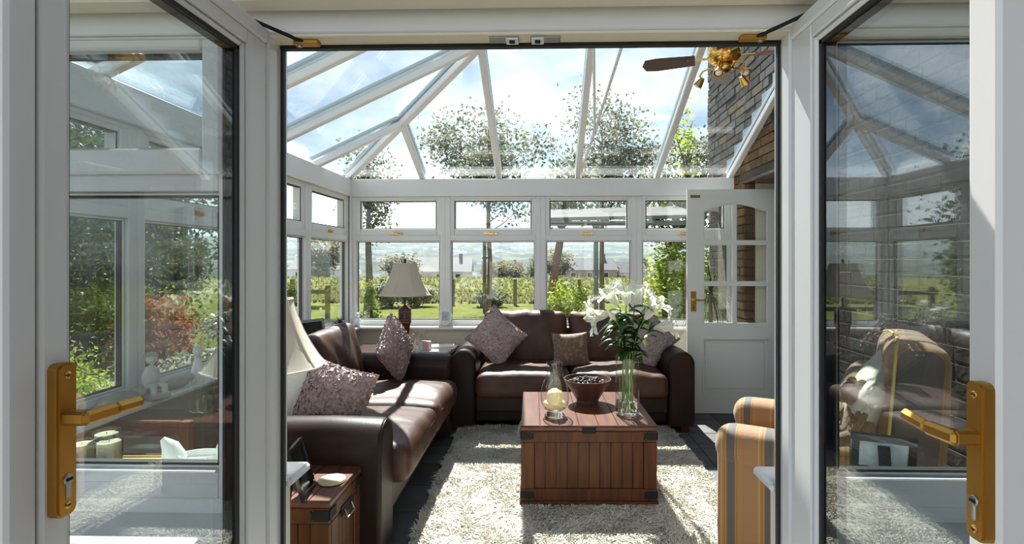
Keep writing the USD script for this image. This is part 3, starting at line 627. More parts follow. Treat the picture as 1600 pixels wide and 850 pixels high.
# ------------------------------------------------------------------ sofas
def sofa(name, label, loc, rz, Ls, D, seed):
    """Front faces local -y."""
    t = thing(name, label, 'sofa', loc, rz); aw = .205; hf = -D / 2
    x0, x1 = -Ls / 2, Ls / 2
    rr = np.random.RandomState(seed)
    b = MB(); m = rbox(Ls - 2 * aw + .02, D - .08, .22, .02, (14, 8, 3)); m.apply_translation((0, .035, .165)); wrinkle(m, .008, 5, seed); b.tm(m)
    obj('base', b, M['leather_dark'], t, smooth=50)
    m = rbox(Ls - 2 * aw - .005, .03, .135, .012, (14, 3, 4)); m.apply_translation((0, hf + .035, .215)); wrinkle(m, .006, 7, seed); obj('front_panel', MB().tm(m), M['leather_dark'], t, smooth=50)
    def arm(cx):
        hw, ht, r = aw / 2, .632, .098
        pr = [(-hw, .05)] + [(hw * -math.cos(a), ht - r + r * math.sin(a)) for a in np.linspace(0, PI, 14)] + [(hw, .05)]
        pr = np.array(pr); secs = [(hf, .022), (hf + .006, .010), (hf + .020, 0), (hf + .25, -.004), (0, .0), (D / 2 - .10, 0), (D / 2 - .05, .012), (D / 2 - .04, .03)]
        V, F, n = [], [], len(pr)
        for y, ins in secs:
            q = pr.copy(); q[:, 0] *= 1 - ins / hw; q[:, 1] = .05 + (q[:, 1] - .05) * (1 - ins / ht)
            V.append(np.stack([q[:, 0] + cx, np.full(n, y), q[:, 1]], 1))
        V = np.vstack(V)
        for i in range(len(secs) - 1):
            for j in range(n):
                k = (j + 1) % n; F.append((i * n + j, i * n + k, (i + 1) * n + k, (i + 1) * n + j))
        V = V + (np.sin(V[:, 1] * 9 + seed)[:, None] * .003) * np.array([1, 0, .6])
        mm = MB().add(V, F); c0 = len(V)
        for s_, o in ((0, 0), (1, (len(secs) - 1) * n)):
            ctr = V[o:o + n].mean(0); tri = [(o + (j + 1) % n, o + j, -1) if s_ == 0 else (o + j, o + (j + 1) % n, -1) for j in range(n)]
            mm.add(np.vstack([V[o:o + n], ctr]), [(a_ - o, b_ - o, n) for a_, b_, _ in tri])
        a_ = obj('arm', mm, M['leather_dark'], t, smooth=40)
        q = pr.copy(); q[:, 0] *= 1 - .012 / hw; q[:, 1] = .05 + (q[:, 1] - .05) * (1 - .012 / ht)
        obj('piping', MB().tube(np.stack([q[:, 0] + cx, np.full(n, hf + .006), q[:, 1]], 1), .0045, 6), M['leather_dark'], a_, smooth=60)
    arm(x0 + aw / 2); arm(x1 - aw / 2)
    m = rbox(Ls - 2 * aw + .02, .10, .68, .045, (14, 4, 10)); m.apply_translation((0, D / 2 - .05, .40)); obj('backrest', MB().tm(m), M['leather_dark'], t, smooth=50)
    cw = (Ls - 2 * aw) / 2
    for k in (0, 1):
        cx = x0 + aw + cw * (k + .5); cd = D - .18
        m = rbox(cw - .006, cd, .19, .06, (22, 20, 4)); v = m.vertices
        u, w = v[:, 0] / (cw / 2), v[:, 1] / (cd / 2)
        top = np.clip(v[:, 2] / .095, -1, 1)
        v[:, 2] += np.where(top > 0, .040 * (1 - u ** 2) * (1 - np.abs(w) ** 3), 0)
        # soft pleats running front to back, and creases near the front edge
        fr = (fbm(np.stack([v[:, 0] * 9 + 7 * k, v[:, 1] * 1.6, v[:, 2] * 2], 1), 1, 4, seed + k) * .045 + fbm(v * np.array([16, 5, 6]) + k * 3, 1, 3, seed + 9 + k) * .016)
        m.vertices = v; m.vertices = m.vertices + m.vertex_normals * fr[:, None] * np.clip(.45 + .55 * top, .2, 1)[:, None]
        m.apply_translation((cx, hf + cd / 2 - .070, .365))
        sc = obj('seat_cushion', MB().tm(m), M['leather'], t, smooth=60)
        e = [(cx - cw / 2 + .05 + (cw - .10) * i / 20, hf - .064, .398) for i in range(21)]
        obj('piping', MB().tube(e, .0038, 6), M['leather'], sc, smooth=60)
        m = rbox(cw - .008, .18, .50, .07, (22, 5, 20)); v = m.vertices
        u, w = v[:, 0] / (cw / 2), v[:, 2] / .25
        fr_ = v[:, 1] < 0
        v[:, 1] -= np.where(fr_, .055 * (1 - u ** 2) * (1 - w ** 2), 0)
        crease = fbm(np.stack([v[:, 0] * 5 + 3 * k, v[:, 2] * 2.2 + v[:, 0] * 2.5, v[:, 1] * 2], 1), 1, 4, seed + 20 + k) * .080 + fbm(np.stack([v[:, 0] * 13 + v[:, 2] * 6, v[:, 2] * 3, v[:, 1]], 1), 1, 3, seed + 5) * .036
        m.vertices = v; m.vertices = m.vertices + m.vertex_normals * crease[:, None]
        m.apply_transform(euler(rx=-13)); m.apply_translation((cx, D / 2 - .180, .640))
        obj('back_cushion', MB().tm(m), M['leather'], t, smooth=60)
    for sx in (x0 + .07, x1 - .07):
        for sy in (hf + .06, D / 2 - .12): obj('foot', MB().box(sx - .035, sx + .035, sy - .035, sy + .035, 0, .055, .004), M['mahog'], t)
    return t
sofa('sofa', 'dark brown leather two seat sofa along the left windows', (-1.175, 3.205, 0), 90, 1.85, .92, 3)
sofa('sofa', 'dark brown leather two seat sofa under the back windows', (.215, 4.53, 0), 0, 1.93, .80, 11)

# ------------------------------------------------------------------ scatter cushions
def pillow(w, h, th, seed=0, n=26, ear=.10):
    g = np.linspace(-1, 1, n); U, W = np.meshgrid(g, g, indexing='ij')
    U2 = np.sign(U) * np.abs(U) ** .85; W2 = np.sign(W) * np.abs(W) ** .85
    X = U2 * w / 2 * (1 - ear * (1 - W2 ** 2)); Z = W2 * h / 2 * (1 - ear * (1 - U2 ** 2))
    Tt = th / 2 * (np.clip((1 - np.abs(U2) ** 2.4) * (1 - np.abs(W2) ** 2.4), 0, 1)) ** .55
    P = np.stack([X, Tt, Z], -1).reshape(-1, 3); nn = fbm(P, 7, 3, seed) * .03 * (Tt.reshape(-1) / (th / 2))
    A = P.copy(); A[:, 1] = -(P[:, 1] + nn); B_ = P.copy(); B_[:, 1] = P[:, 1] + nn * .6
    idx = np.arange(n * n).reshape(n, n); q = np.stack([idx[:-1, :-1], idx[1:, :-1], idx[1:, 1:], idx[:-1, 1:]], -1).reshape(-1, 4)
    m = trimesh.Trimesh(np.vstack([A, B_]), np.vstack([np.vstack([q[:, [0, 1, 2]], q[:, [0, 2, 3]]]), np.vstack([q[:, [0, 2, 1]], q[:, [0, 3, 2]]]) + n * n]), process=False)
    m.merge_vertices(digits_vertex=5); return m
def petals_on(m, cnt, size, seed):
    """Small tilted round scales sewn over a fabric."""
    r = np.random.RandomState(seed); area = m.area_faces; fi = r.choice(len(area), cnt, p=area / area.sum())
    tri = m.triangles[fi]; a, b = r.rand(cnt, 1), r.rand(cnt, 1); s = a + b > 1; a, b = np.where(s, 1 - a, a), np.where(s, 1 - b, b)
    p = tri[:, 0] + a * (tri[:, 1] - tri[:, 0]) + b * (tri[:, 2] - tri[:, 0]); nrm = m.face_normals[fi] + r.normal(0, .45, (cnt, 3)); nrm /= np.linalg.norm(nrm, axis=1, keepdims=True)
    t1 = np.cross(nrm, r.normal(0, 1, (cnt, 3))); t1 /= np.linalg.norm(t1, axis=1, keepdims=True); t2 = np.cross(nrm, t1)
    p = p + m.face_normals[fi] * size * .35; sz = size * (.7 + .6 * r.rand(cnt, 1))
    ang = np.arange(6) * PI / 3
    V = (p[:, None] + sz[:, None] * (np.cos(ang)[None, :, None] * t1[:, None] + np.sin(ang)[None, :, None] * t2[:, None]) + (m.face_normals[fi] * size * .3)[:, None] * np.array([0, 0, .4, 1, .4, 0])[None, :, None]).reshape(-1, 3)
    base = (np.arange(cnt) * 6)[:, None]
    F = np.vstack([base + np.array([0, i, i + 1]) for i in range(1, 5)])
    return MB().add(V, F)
def cushion(label, mat, loc, rot, w=.44, h=.44, th=.17, seq=0, seed=1, ear=.10):
    t = thing('cushion', label, 'cushion', loc, rot=rot)
    m = pillow(w, h, th, seed, ear=ear); obj('cover', MB().tm(m), M[mat], t, smooth=60)
    if seq: obj('sequins', petals_on(m, seq, .0085, seed), M['sequin'], t, kind='stuff')
    e = []
    for a, b in (((-1, -1), (1, -1)), ((1, -1), (1, 1)), ((1, 1), (-1, 1)), ((-1, 1), (-1, -1))):
        for k in np.linspace(0, 1, 9)[:-1]:
            u, v = a[0] + (b[0] - a[0]) * k, a[1] + (b[1] - a[1]) * k
            e.append((u * w / 2 * (1 - ear * (1 - v * v)), 0, v * h / 2 * (1 - ear * (1 - u * u))))
    e.append(e[0]); obj('seam', MB().tube(e, .004, 5, cap=False), M[mat], t, smooth=60)
    return t
cushion('mauve scale covered cushion against the near arm of the left sofa', 'mauve', (-1.04, 2.56, .655), (-14, 14, -10), .37, .37, .18, 2400, 2)
cushion('white fabric cushion behind the near table lamp on the left sofa', 'whitecush', (-1.36, 2.60, .655), (-10, 2, 8), .40, .38, .16, 0, 3)
cushion('mauve scale covered cushion balanced on its corner at the far end of the left sofa', 'mauve', (-1.08, 3.79, .715), (-12, 45, 70), .37, .37, .17, 2400, 4)
cushion('mauve cushion standing on its corner at the left end of the back sofa', 'mauve', (-.40, 4.45, .700), (-22, 43, 8), .40, .40, .15, 900, 5)
cushion('small brown floral cushion in the middle of the back sofa', 'floral', (.225, 4.47, .595), (-20, -3, 0), .31, .29, .12, 0, 6)
cushion('mauve cushion standing on its corner at the right end of the back sofa', 'mauve', (.88, 4.46, .690), (-22, 44, -8), .40, .40, .15, 900, 7)

# ------------------------------------------------------------------ wooden trunks
def trunk(name, label, loc, rz, w, d, h, np_, side_np, handle_side=True):
    t = thing(name, label, 'chest', loc, rz); hw, hd = w / 2, d / 2; r = random.Random(int(w * 100))
    zb, zl = .022, h - .030
    obj('carcase', MB().box(-hw + .016, hw - .016, -hd + .016, hd - .016, .012, zl - .002), M['mahog'], t)
    p = MB()
    for a, b, c_, d_ in ((-hw - .008, hw + .008, -hd - .008, -hd + .02), (-hw - .008, hw + .008, hd - .02, hd + .008), (-hw - .008, -hw + .02, -hd + .02, hd - .02), (hw - .02, hw + .008, -hd + .02, hd - .02)): p.box(a, b, c_, d_, 0, zb, .004)
    obj('plinth', p, M['trunkwood'], t)
    ft, fb, pw = .062, .066, .072
    for s_ in (-1, 1):
        for nm, z0, z1 in (('rail', zb, zb + fb), ('rail', zl - ft, zl - .002)):
            y = s_ * hd; obj(nm, MB().box(-hw + .001, hw - .001, y, y - s_ * .02, z0, z1, .003), M['trunkwood'], t)
            x = s_ * hw; obj(nm, MB().box(x, x - s_ * .02, -hd + .021, hd - .021, z0, z1, .003), M['trunkwood'], t)
        for q in (-1, 1):
            obj('stile', MB().box(q * (hw - .001), q * (hw - pw), s_ * hd, s_ * (hd - .02), zb + fb + .0005, zl - ft - .0005, .003), M['trunkwood'], t)
            obj('stile', MB().box(s_ * hw, s_ * (hw - .02), q * (hd - .021), q * (hd - pw), zb + fb + .0005, zl - ft - .0005, .003), M['trunkwood'], t)
        n = np_; wd = (w - 2 * pw) / n
        for i in range(n):
            x = -hw + pw + i * wd; obj('plank', MB().box(x + .0015, x + wd - .0015, s_ * (hd - .006 - r.uniform(0, .0015)), s_ * (hd - .018), zb + fb, zl - ft, .003), M['trunkwood'], t)
        n = side_np; wd = (d - 2 * pw) / n
        for i in range(n):
            y = -hd + pw + i * wd; obj('plank', MB().box(s_ * (hw - .006 - r.uniform(0, .0015)), s_ * (hw - .018), y + .0015, y + wd - .0015, zb + fb, zl - ft, .003), M['trunkwood'], t)
    # lid: border and boards
    lid = obj('lid', MB().box(-hw - .003, hw + .003, -hd - .003, hd + .003, zl, h - .006, .004), M['trunktop'], t)
    n = 7; wd = (w + .006) / n
    for i in range(n):
        x = -hw - .003 + i * wd; obj('lid_board', MB().box(x + .001, x + wd - .001, -hd - .003, hd + .003, h - .0065, h, .0025), M['trunktop'], lid)
    def bracket(x, z, q):
        pts = [(0, -.019), (.055, -.019), (.062, -.013), (.072, -.017), (.068, 0), (.072, .017), (.062, .013), (.055, .019), (0, .019)]
        pts = [(x - q * a, z + b) for a, b in pts]
        return Polygon(pts if q < 0 else pts[::-1])
    for q in (-1, 1):
        for zz in (zl - .028, zb + .034):
            for s_ in (-1, 1):
                m = MB().prism(bracket(q * hw, zz, q), 0, .004); 
                m.map(lambda v, s_=s_: np.stack([v[:, 0], s_ * (hd + v[:, 2]), v[:, 1]], 1))
                if s_ > 0: m.F = [f[:, ::-1] for f in m.F]
                b = obj('bracket', m, M['dark'], t)
            m = MB()
            m.box(q * hw, q * (hw + .004), -hd, -(hd - .06), zz - .019, zz + .019, .001); obj('bracket', m, M['dark'], t)
            obj('bracket', MB().box(q * hw, q * (hw + .004), hd, hd - .06, zz - .019, zz + .019, .001), M['dark'], t)
    obj('hasp', MB().box(-.037, .037, -hd - .007, -hd, zl - .012, h - .003, .002), M['dark'], t)
    if handle_side:
        for s_ in (-1, 1):
            b = obj('handle_plate', MB().box(s_ * hw, s_ * (hw + .004), -.055, .055, h - .118, h - .078, .001), M['dark'], t)
            obj('ring_handle', MB().tube([(s_ * (hw + .008), -.035, h - .095), (s_ * (hw + .020), -.038, h - .128), (s_ * (hw + .020), .038, h - .128), (s_ * (hw + .008), .035, h - .095)], .004, 6), M['steel'], b, smooth=60)
    return t
RUGZ = .016
trunk('trunk', 'red brown plank trunk used as coffee table on the ivory rug', (.238, 3.235, RUGZ), 1.2, .742, .735, .434, 10, 10)
trunk('trunk', 'small red brown plank chest beside the near arm of the left sofa', (-1.085, 2.115, 0), 0, .56, .335, .450, 8, 5)

# ------------------------------------------------------------------ shaggy rug
rg = thing('rug', 'ivory shaggy rug spread under the trunk in bright sun', 'rug', (.195, 3.02, 0), 1.6)
RW, RL = 1.70, 2.46
obj('backing', MB().box(-RW / 2, RW / 2, -RL / 2, RL / 2, .001, .012, .003), M['rugbase'], rg)
r = np.random.RandomState(8); N = 72000
px, py = (r.rand(N) - .5) * RW, (r.rand(N) - .5) * RL
inn = ~((np.abs(px - .05) < .33) & (np.abs(py - .21) < .33))
px, py = px[inn], py[inn]; N = len(px)
cl = np.stack([px, py, 0 * px], 1); dirn = np.stack([fbm(cl + 4, 9, 2, 1), fbm(cl + 9, 9, 2, 2), 0 * px], 1) * 5 + np.concatenate([r.normal(0, .55, (N, 2)), np.zeros((N, 1))], 1)
hgt = .018 + .010 * r.rand(N); wd = .0030 + .0016 * r.rand(N); sd = r.rand(N) * PI
side = np.stack([np.cos(sd), np.sin(sd), 0 * sd], 1) * wd[:, None]
b0 = cl + [0, 0, .008]; mid = b0 + dirn * .007 + np.stack([0 * px, 0 * px, hgt * .62], 1); tip = b0 + dirn * .021 + np.stack([0 * px, 0 * px, hgt * (.95 - .25 * np.clip(np.linalg.norm(dirn, axis=1) / 2, 0, 1))], 1)
V = np.stack([b0 - side, b0 + side, mid - side * 1.1, mid + side * 1.1, tip], 1).reshape(-1, 3); k5 = (np.arange(N) * 5)[:, None]
obj('pile', MB().add(V, np.vstack([k5 + np.array(f) for f in ((0, 1, 3), (0, 3, 2), (2, 3, 4))])), M['pile'], rg, kind='stuff')

# ------------------------------------------------------------------ table lamps
def lamp(label, loc):
    t = thing('table_lamp', label, 'lamp', loc, 12)
    sq = lambda prof, m, nm, par=t, **k: obj(nm, MB().lathe([(a * 1.414, b) for a, b in prof], 4, ph=PI / 4), M[m], par, **k)
    sq([(0, 0), (.070, 0), (.070, .014), (.062, .020), (.048, .030), (0, .030)], 'mahog', 'foot')
    sq([(0, .030), (.030, .030), (.024, .05), (.026, .075), (.046, .215), (.050, .225), (0, .225)], 'mahog', 'taper_body')
    obj('collar', MB().box(-.054, .054, -.054, .054, .225, .243, .004), M['orangewood'], t)
    head = MB(); 
    for sx in (-1, 1):
        for sy in (-1, 1): head.box(sx * .052, sx * .034, sy * .052, sy * .034, .243, .325, .003)
    head.box(-.052, .052, -.052, .052, .243, .268, .003); head.box(-.052, .052, -.052, .052, .312, .336, .003); head.box(-.012, .012, -.046, .046, .262, .316, .002); head.box(-.046, .046, -.012, .012, .262, .316, .002)
    obj('pierced_block', head, M['mahog'], t)
    sq([(0, .336), (.054, .336), (.050, .350), (.026, .364), (.014, .380), (0, .380)], 'mahog', 'cap')
    obj('stem', MB().lathe([(0, .38), (.009, .38), (.009, .455), (.013, .46), (.013, .50), (0, .50)], 12), M['mahog'], t, smooth=40)
    # bell shade of eight panels
    n = 8; ph = PI / 8; Z0, Z1 = .470, .742
    prof = [(.228, Z0), (.205, Z0 + .030), (.175, Z0 + .080), (.145, Z0 + .140), (.122, Z0 + .200), (.108, Z0 + .245), (.103, Z1)]
    def ring(prof, o=0): return MB().lathe([(r_ + o, z_) for r_, z_ in prof], 40, ph=ph)
    V = []
    th = ph + np.arange(40) * 2 * PI / 40
    fac = 1 - .035 * np.abs(np.sin((th - ph) * 4))
    m = MB()
    for o in (0, -.003):
        P = np.stack([np.outer([q[0] + o for q in prof], np.cos(th) * fac), np.outer([q[0] + o for q in prof], np.sin(th) * fac), np.repeat(np.array([[q[1]] for q in prof]), 40, 1)], -1).reshape(-1, 3)
        F = [(i * 40 + j, i * 40 + (j + 1) % 40, (i + 1) * 40 + (j + 1) % 40, (i + 1) * 40 + j) for i in range(len(prof) - 1) for j in range(40)]
        m.add(P, F if o == 0 else [f[::-1] for f in F])
    sh = obj('shade', m, M['shade'], t, smooth=50, label='cream bell shaped panelled shade')
    for k in range(8):
        a = ph + k * PI / 4; obj('seam', MB().tube([(q[0] * 1.004 * math.cos(a), q[0] * 1.004 * math.sin(a), q[1]) for q in prof], .0022, 5), M['shadetrim'], sh, smooth=60)
    for (rr_, zz) in ((.228, Z0), (.103, Z1)):
        ths = ph + np.arange(41) * 2 * PI / 40; f2 = 1 - .035 * np.abs(np.sin((ths - ph) * 4))
        obj('trim_band', MB().tube(np.stack([rr_ * np.cos(ths) * f2, rr_ * np.sin(ths) * f2, np.full(41, zz)], 1), .0042, 6, cap=False), M['shadetrim'], sh, smooth=60)
    hp = MB()
    for a in (0, 2.09, 4.19): hp.tube([(0, 0, Z1 - .012), (.102 * math.cos(a), .102 * math.sin(a), Z1 - .004)], .0018, 5)
    obj('spider', hp, M['brass2'], t)
    obj('finial', MB().lathe([(0, Z1 - .02), (.006, Z1 - .02), (.006, Z1 + .005), (.012, Z1 + .012), (.010, Z1 + .022), (.014, Z1 + .032), (.006, Z1 + .042), (0, Z1 + .044)], 14), M['mahog'], t, smooth=50)
    obj('bulb', MB().lathe([(0, .50), (.014, .50), (.016, .52), (.030, .56), (.031, .58), (.02, .605), (0, .612)], 14), M['porcelain'], t, smooth=60)
    return t
lamp('cream bell shade table lamp on the corner table by the back window', (-1.213, 4.55, .580))
lamp('cream bell shade table lamp on the small chest near the front window', (-1.130, 2.10, .450))

# corner table and what stands on it
ct = thing('side_table', 'dark glossy corner table between the two sofas', 'table', (-1.22, 4.545, 0))
obj('tabletop', MB().box(-.44, .44, -.27, .27, .550, .580, .006), M['tabledark'], ct)
for sx in (-1, 1):
    for sy in (-1, 1): obj('leg', MB().box(sx * .42, sx * .37, sy * .25, sy * .20, 0, .550, .004), M['tabledark'], ct)
obj('apron', MB().box(-.40, .40, -.245, .245, .47, .55, .003), M['tabledark'], ct)
fr = thing('photo_frame', 'small brown wooden photo frame in front of the far lamp base', 'photo frame', (-1.225, 4.415, .580), rot=(-12, 0, -6))
def frame_mesh(w, h, b, d): return MB().prism(sbox(-w / 2, 0, w / 2, h).difference(sbox(-w / 2 + b, b, w / 2 - b, h - b)), 0, d).xf(RX)
obj('frame', frame_mesh(.125, .155, .028, .016), M['orangewood'], fr); obj('picture', MB().box(-.04, .04, -.008, -.004, .025, .13), M['printgrey'], fr); obj('back', MB().box(-.06, .06, -.004, .0, .004, .150), M['mahog'], fr)
jug = thing('glass_jug', 'glass jug holding pink tissue on the corner table', 'jug', (-1.075, 4.50, .580))
obj('body', MB().lathe([(0, .002), (.038, .002), (.044, .02), (.048, .06), (.040, .10), (.036, .13), (.044, .165), (.042, .165), (.034, .13), (.038, .10), (.045, .06), (.041, .02), (0, .006)], 24), M['clear'], jug, smooth=50)
obj('handle', MB().tube([(-.046, 0, .05), (-.078, 0, .07), (-.084, 0, .10), (-.068, 0, .13), (-.040, 0, .135)], .005, 8), M['solidglass'], jug, smooth=60)
tis = thing('tissue_box', 'pink and silver tissue packet beside the glass jug', 'tissue box', (-1.01, 4.445, .580), -14)
obj('packet', MB().box(-.045, .045, -.03, .03, 0, .085, .006), M['pink'], tis); obj('wrapper', MB().box(-.051, -.0455, -.03, .03, 0, .08, .002).box(-.045, -.01, -.033, -.0302, .006, .075), M['silver'], tis)
for lab, x, y, w, d, h, m, rz in (('white paperback book lying on the corner table', -.90, 4.60, .21, .15, .022, 'paper', 8), ('dark magazine lying on the front edge of the corner table', -.93, 4.40, .27, .14, .010, 'printgrey', -6)):
    b = thing('book', lab, 'book', (x, y, .580), rz); obj('pages', MB().box(-w / 2 + .004, w / 2 - .002, -d / 2 + .004, d / 2 - .004, .0015, h - .0015), M['paper'], b); obj('cover', MB().box(-w / 2, w / 2, -d / 2, d / 2, h - .0015, h, 0).box(-w / 2, w / 2, -d / 2, d / 2, 0, .0015, 0).box(-w / 2, -w / 2 + .002, -d / 2, d / 2, .0015, h - .0015), M[m], b)

# on the sills
of = thing('photo_frame', 'ornate silver photo frame on the back window board', 'photo frame', (-.935, 4.955, .728), rot=(-14, 0, 6))
fm = MB(); pts = []
for i in range(48):
    a = i / 48 * 2 * PI; u, v = math.cos(a), math.sin(a); q = 1 / max(abs(u) ** 3 + abs(v) ** 3, 1e-6) ** (1 / 3); k = 1 + .10 * math.cos(a * 4 - PI) * -1 + .035 * math.sin(a * 16)
    pts.append((u * q * .060 * k, .092 + v * q * .085 * k))
fm.prism(Polygon(pts).difference(sbox(-.034, .050, .034, .135)), 0, .016); obj('frame', fm.xf(RX), M['silver'], of)
obj('picture', MB().box(-.036, .036, -.006, -.003, .048, .137), M['printgrey'], of)
bear = thing('figurine', 'small white porcelain bear figurine on the back window board by the corner', 'figurine', (-1.765, 4.925, .728))
bb = MB().tm(trimesh.creation.icosphere(3, .034)); bb.map(lambda v: v * [1, .9, 1.25] + [0, 0, .042]); h_ = MB().tm(trimesh.creation.icosphere(3, .026)); h_.map(lambda v: v + [0, -.004, .104])
obj('body', bb, M['porcelain'], bear, smooth=60); obj('head', h_.tm(trimesh.creation.icosphere(2, .010).apply_translation((-.020, 0, .127))).tm(trimesh.creation.icosphere(2, .010).apply_translation((.020, 0, .127))).tm(trimesh.creation.icosphere(2, .011).apply_translation((0, -.028, .100))), M['porcelain'], bear, smooth=60)
for s_ in (-1, 1): obj('leg', MB().tm(trimesh.creation.icosphere(2, .016).apply_translation((s_ * .022, -.026, .016))), M['porcelain'], bear, smooth=60)
pp = thing('potted_plant', 'small spiky dark green plant in a white pot on the left window board', 'plant', (-1.79, 4.56, .728))
obj('pot', MB().lathe([(0, 0), (.034, 0), (.042, .055), (.046, .058), (.046, .066), (.038, .066), (.036, .05), (0, .05)], 20), M['porcelain'], pp, smooth=40)
def blades(n, ln, wd, seed, spread=(.15, 1.2), seg=6, droop=.4, c=(0, 0, 0)):
    r = np.random.RandomState(seed); m = MB()
    for i in range(n):
        a = r.rand() * 2 * PI; el = PI / 2 - r.uniform(*spread); l = ln * r.uniform(.7, 1.1); P = []
        d = np.array([math.cos(a) * math.cos(el), math.sin(a) * math.cos(el), math.sin(el)]); sidev = np.array([-math.sin(a), math.cos(a), 0])
        V = []
        for k in range(seg + 1):
            s = k / seg; p = np.array(c) + d * l * s + np.array([0, 0, -droop * l * s ** 2.2 * math.cos(el)]); w = wd * (.55 + .9 * s * (1 - s) * 2) * (1 - s ** 3) / 2 + .0003
            up = np.array([0, 0, w * .35]); V += [p - sidev * w + up, p, p + sidev * w + up]
        F = [(k * 3 + j, k * 3 + j + 1, k * 3 + j + 4, k * 3 + j + 3) for k in range(seg) for j in (0, 1)]
        m.add(V, F)
    return m
obj('leaves', blades(26, .095, .016, 4, (.1, 1.25), c=(0, 0, .05)), M['leaf_b'], pp)
bf = thing('photo_frame', 'grey rectangular photo frame on the left window board behind the sofa', 'photo frame', (-1.77, 3.98, .728), rot=(-14, 0, 62))
obj('frame', frame_mesh(.23, .17, .022, .016), M['steel'], bf); obj('picture', MB().box(-.098, .098, -.006, -.003, .02, .15), M['blackgloss'], bf)

# candles, tray and swan dish on the front left board; figurines on the left board
ty = thing('tray', 'gold oblong tray on the front left window board', 'tray', (-1.335, 1.562, .728), 2)
obj('tray_base', MB().box(-.155, .155, -.045, .045, 0, .006, .002), M['gold_tray'], ty); obj('rim', MB().box(-.16, .16, -.05, -.045, 0, .011, .001).box(-.16, .16, .045, .05, 0, .011, .001).box(-.16, -.155, -.05, .05, 0, .011, .001).box(.155, .16, -.05, .05, 0, .011, .001), M['gold_tray'], ty)
for x, y, h, lab in ((-1.392, 1.545, .072, 'cream candle in clear glass at the left of the gold tray'), (-1.352, 1.588, .092, 'tall cream candle in clear glass at the back of the gold tray'), (-1.310, 1.548, .080, 'cream candle in clear glass at the right front of the gold tray')):
    c_ = thing('candle', lab, 'candle', (x, y, .7345))
    obj('wax', MB().lathe([(0, .004), (.030, .004), (.030, h * .88), (.020, h * .86), (0, h * .85)], 24), M['wax'], c_, smooth=40); obj('wick', MB().tube([(0, 0, h * .84), (.001, 0, h * .93)], .001, 5), M['dark'], c_)
    obj('glass_cup', MB().lathe([(0, 0), (.034, 0), (.035, h), (.0335, h), (.032, .003), (0, .003)], 24), M['clear'], c_, smooth=40)
sw = thing('swan_dish', 'white porcelain swan shaped dish on the front left window board', 'dish', (-1.035, 1.56, .728), 6)
for k, cx in enumerate((-.050, .052)):
    wv = [(cx - .030 + k * .06, 0, .004), (cx - .028 + k * .05, 0, .03), (cx - .040 + k * .055, 0, .062), (cx - .062 + k * .07, 0, .086)]
    obj('wing', MB().tube(wv, [.030, .034, .024, .008], 16), M['porcelain'], sw, smooth=60)
obj('bowl', MB().lathe([(0, .002), (.04, .002), (.062, .022), (.066, .040), (.062, .040), (.055, .024), (0, .012)], 24, sq=.62), M['porcelain'], sw, smooth=50)
fg = thing('figurine', 'pale seated figure ornament on the left window board', 'figurine', (-1.785, 2.34, .728), 60); UsdGeom.Xformable(stage.GetPrimAtPath(fg)).AddScaleOp().Set(Gf.Vec3f(1.42, 1.42, 1.42))
man = trimesh.util.concatenate([trimesh.creation.icosphere(2, 1).apply_transform(np.diag([.026, .022, .042, 1])).apply_translation((0, 0, .062)), trimesh.creation.icosphere(2, .017).apply_translation((0, -.003, .125))])
obj('body', MB().tm(man), M['figblue'], fg, smooth=60)
obj('hat', MB().lathe([(0, .146), (.012, .144), (.016, .136), (.022, .133), (0, .132)], 16), M['greyfig'], fg, smooth=50)
obj('leg', MB().tube([(-.012, -.01, .035), (-.015, -.05, .045), (-.015, -.055, .006)], .010, 8), M['figblue'], fg, smooth=60); obj('leg', MB().tube([(.012, -.01, .035), (.017, -.048, .040), (.017, -.055, .006)], .010, 8), M['figblue'], fg, smooth=60)
obj('base', MB().box(-.03, .03, -.065, .025, 0, .022, .005), M['greyfig'], fg)
fg = thing('figurine', 'tall slim white cat ornament on the left window board', 'figurine', (-1.785, 2.66, .728), 60); UsdGeom.Xformable(stage.GetPrimAtPath(fg)).AddScaleOp().Set(Gf.Vec3f(1.35, 1.35, 1.35))
obj('body', MB().lathe([(0, 0), (.022, 0), (.026, .02), (.018, .06), (.011, .085), (.012, .10), (.017, .112), (.014, .128), (0, .133)], 16), M['porcelain'], fg, smooth=60)
obj('ear', MB().lathe([(0, .145), (.005, .125), (0, .124)], 6, c=(-.008, 0, 0)), M['porcelain'], fg); obj('ear', MB().lathe([(0, .145), (.005, .125), (0, .124)], 6, c=(.008, 0, 0)), M['porcelain'], fg)
for lab, y, sc, mt in (('grey crouching animal ornament beyond the seated figure on the left board', 2.51, .95, 'greyfig'), ('grey lying cat ornament nearest the camera on the left board', 2.16, 1.2, 'greyfig')):
    fg = thing('figurine', lab, 'figurine', (-1.785, y, .728), 80)
    bd = trimesh.creation.icosphere(2, 1).apply_transform(np.diag([.075 * sc, .03 * sc, .030 * sc, 1])).apply_translation((0, 0, .029 * sc)); hd_ = trimesh.creation.icosphere(2, .024 * sc).apply_translation((.072 * sc, 0, .042 * sc))
    obj('body', MB().tm(bd), M[mt], fg, smooth=60); obj('head', MB().tm(hd_), M[mt], fg, smooth=60); obj('tail', MB().tube([(-.07 * sc, 0, .02), (-.09 * sc, .03 * sc, .012), (-.05 * sc, .05 * sc, .010)], .007 * sc, 8), M[mt], fg, smooth=60)

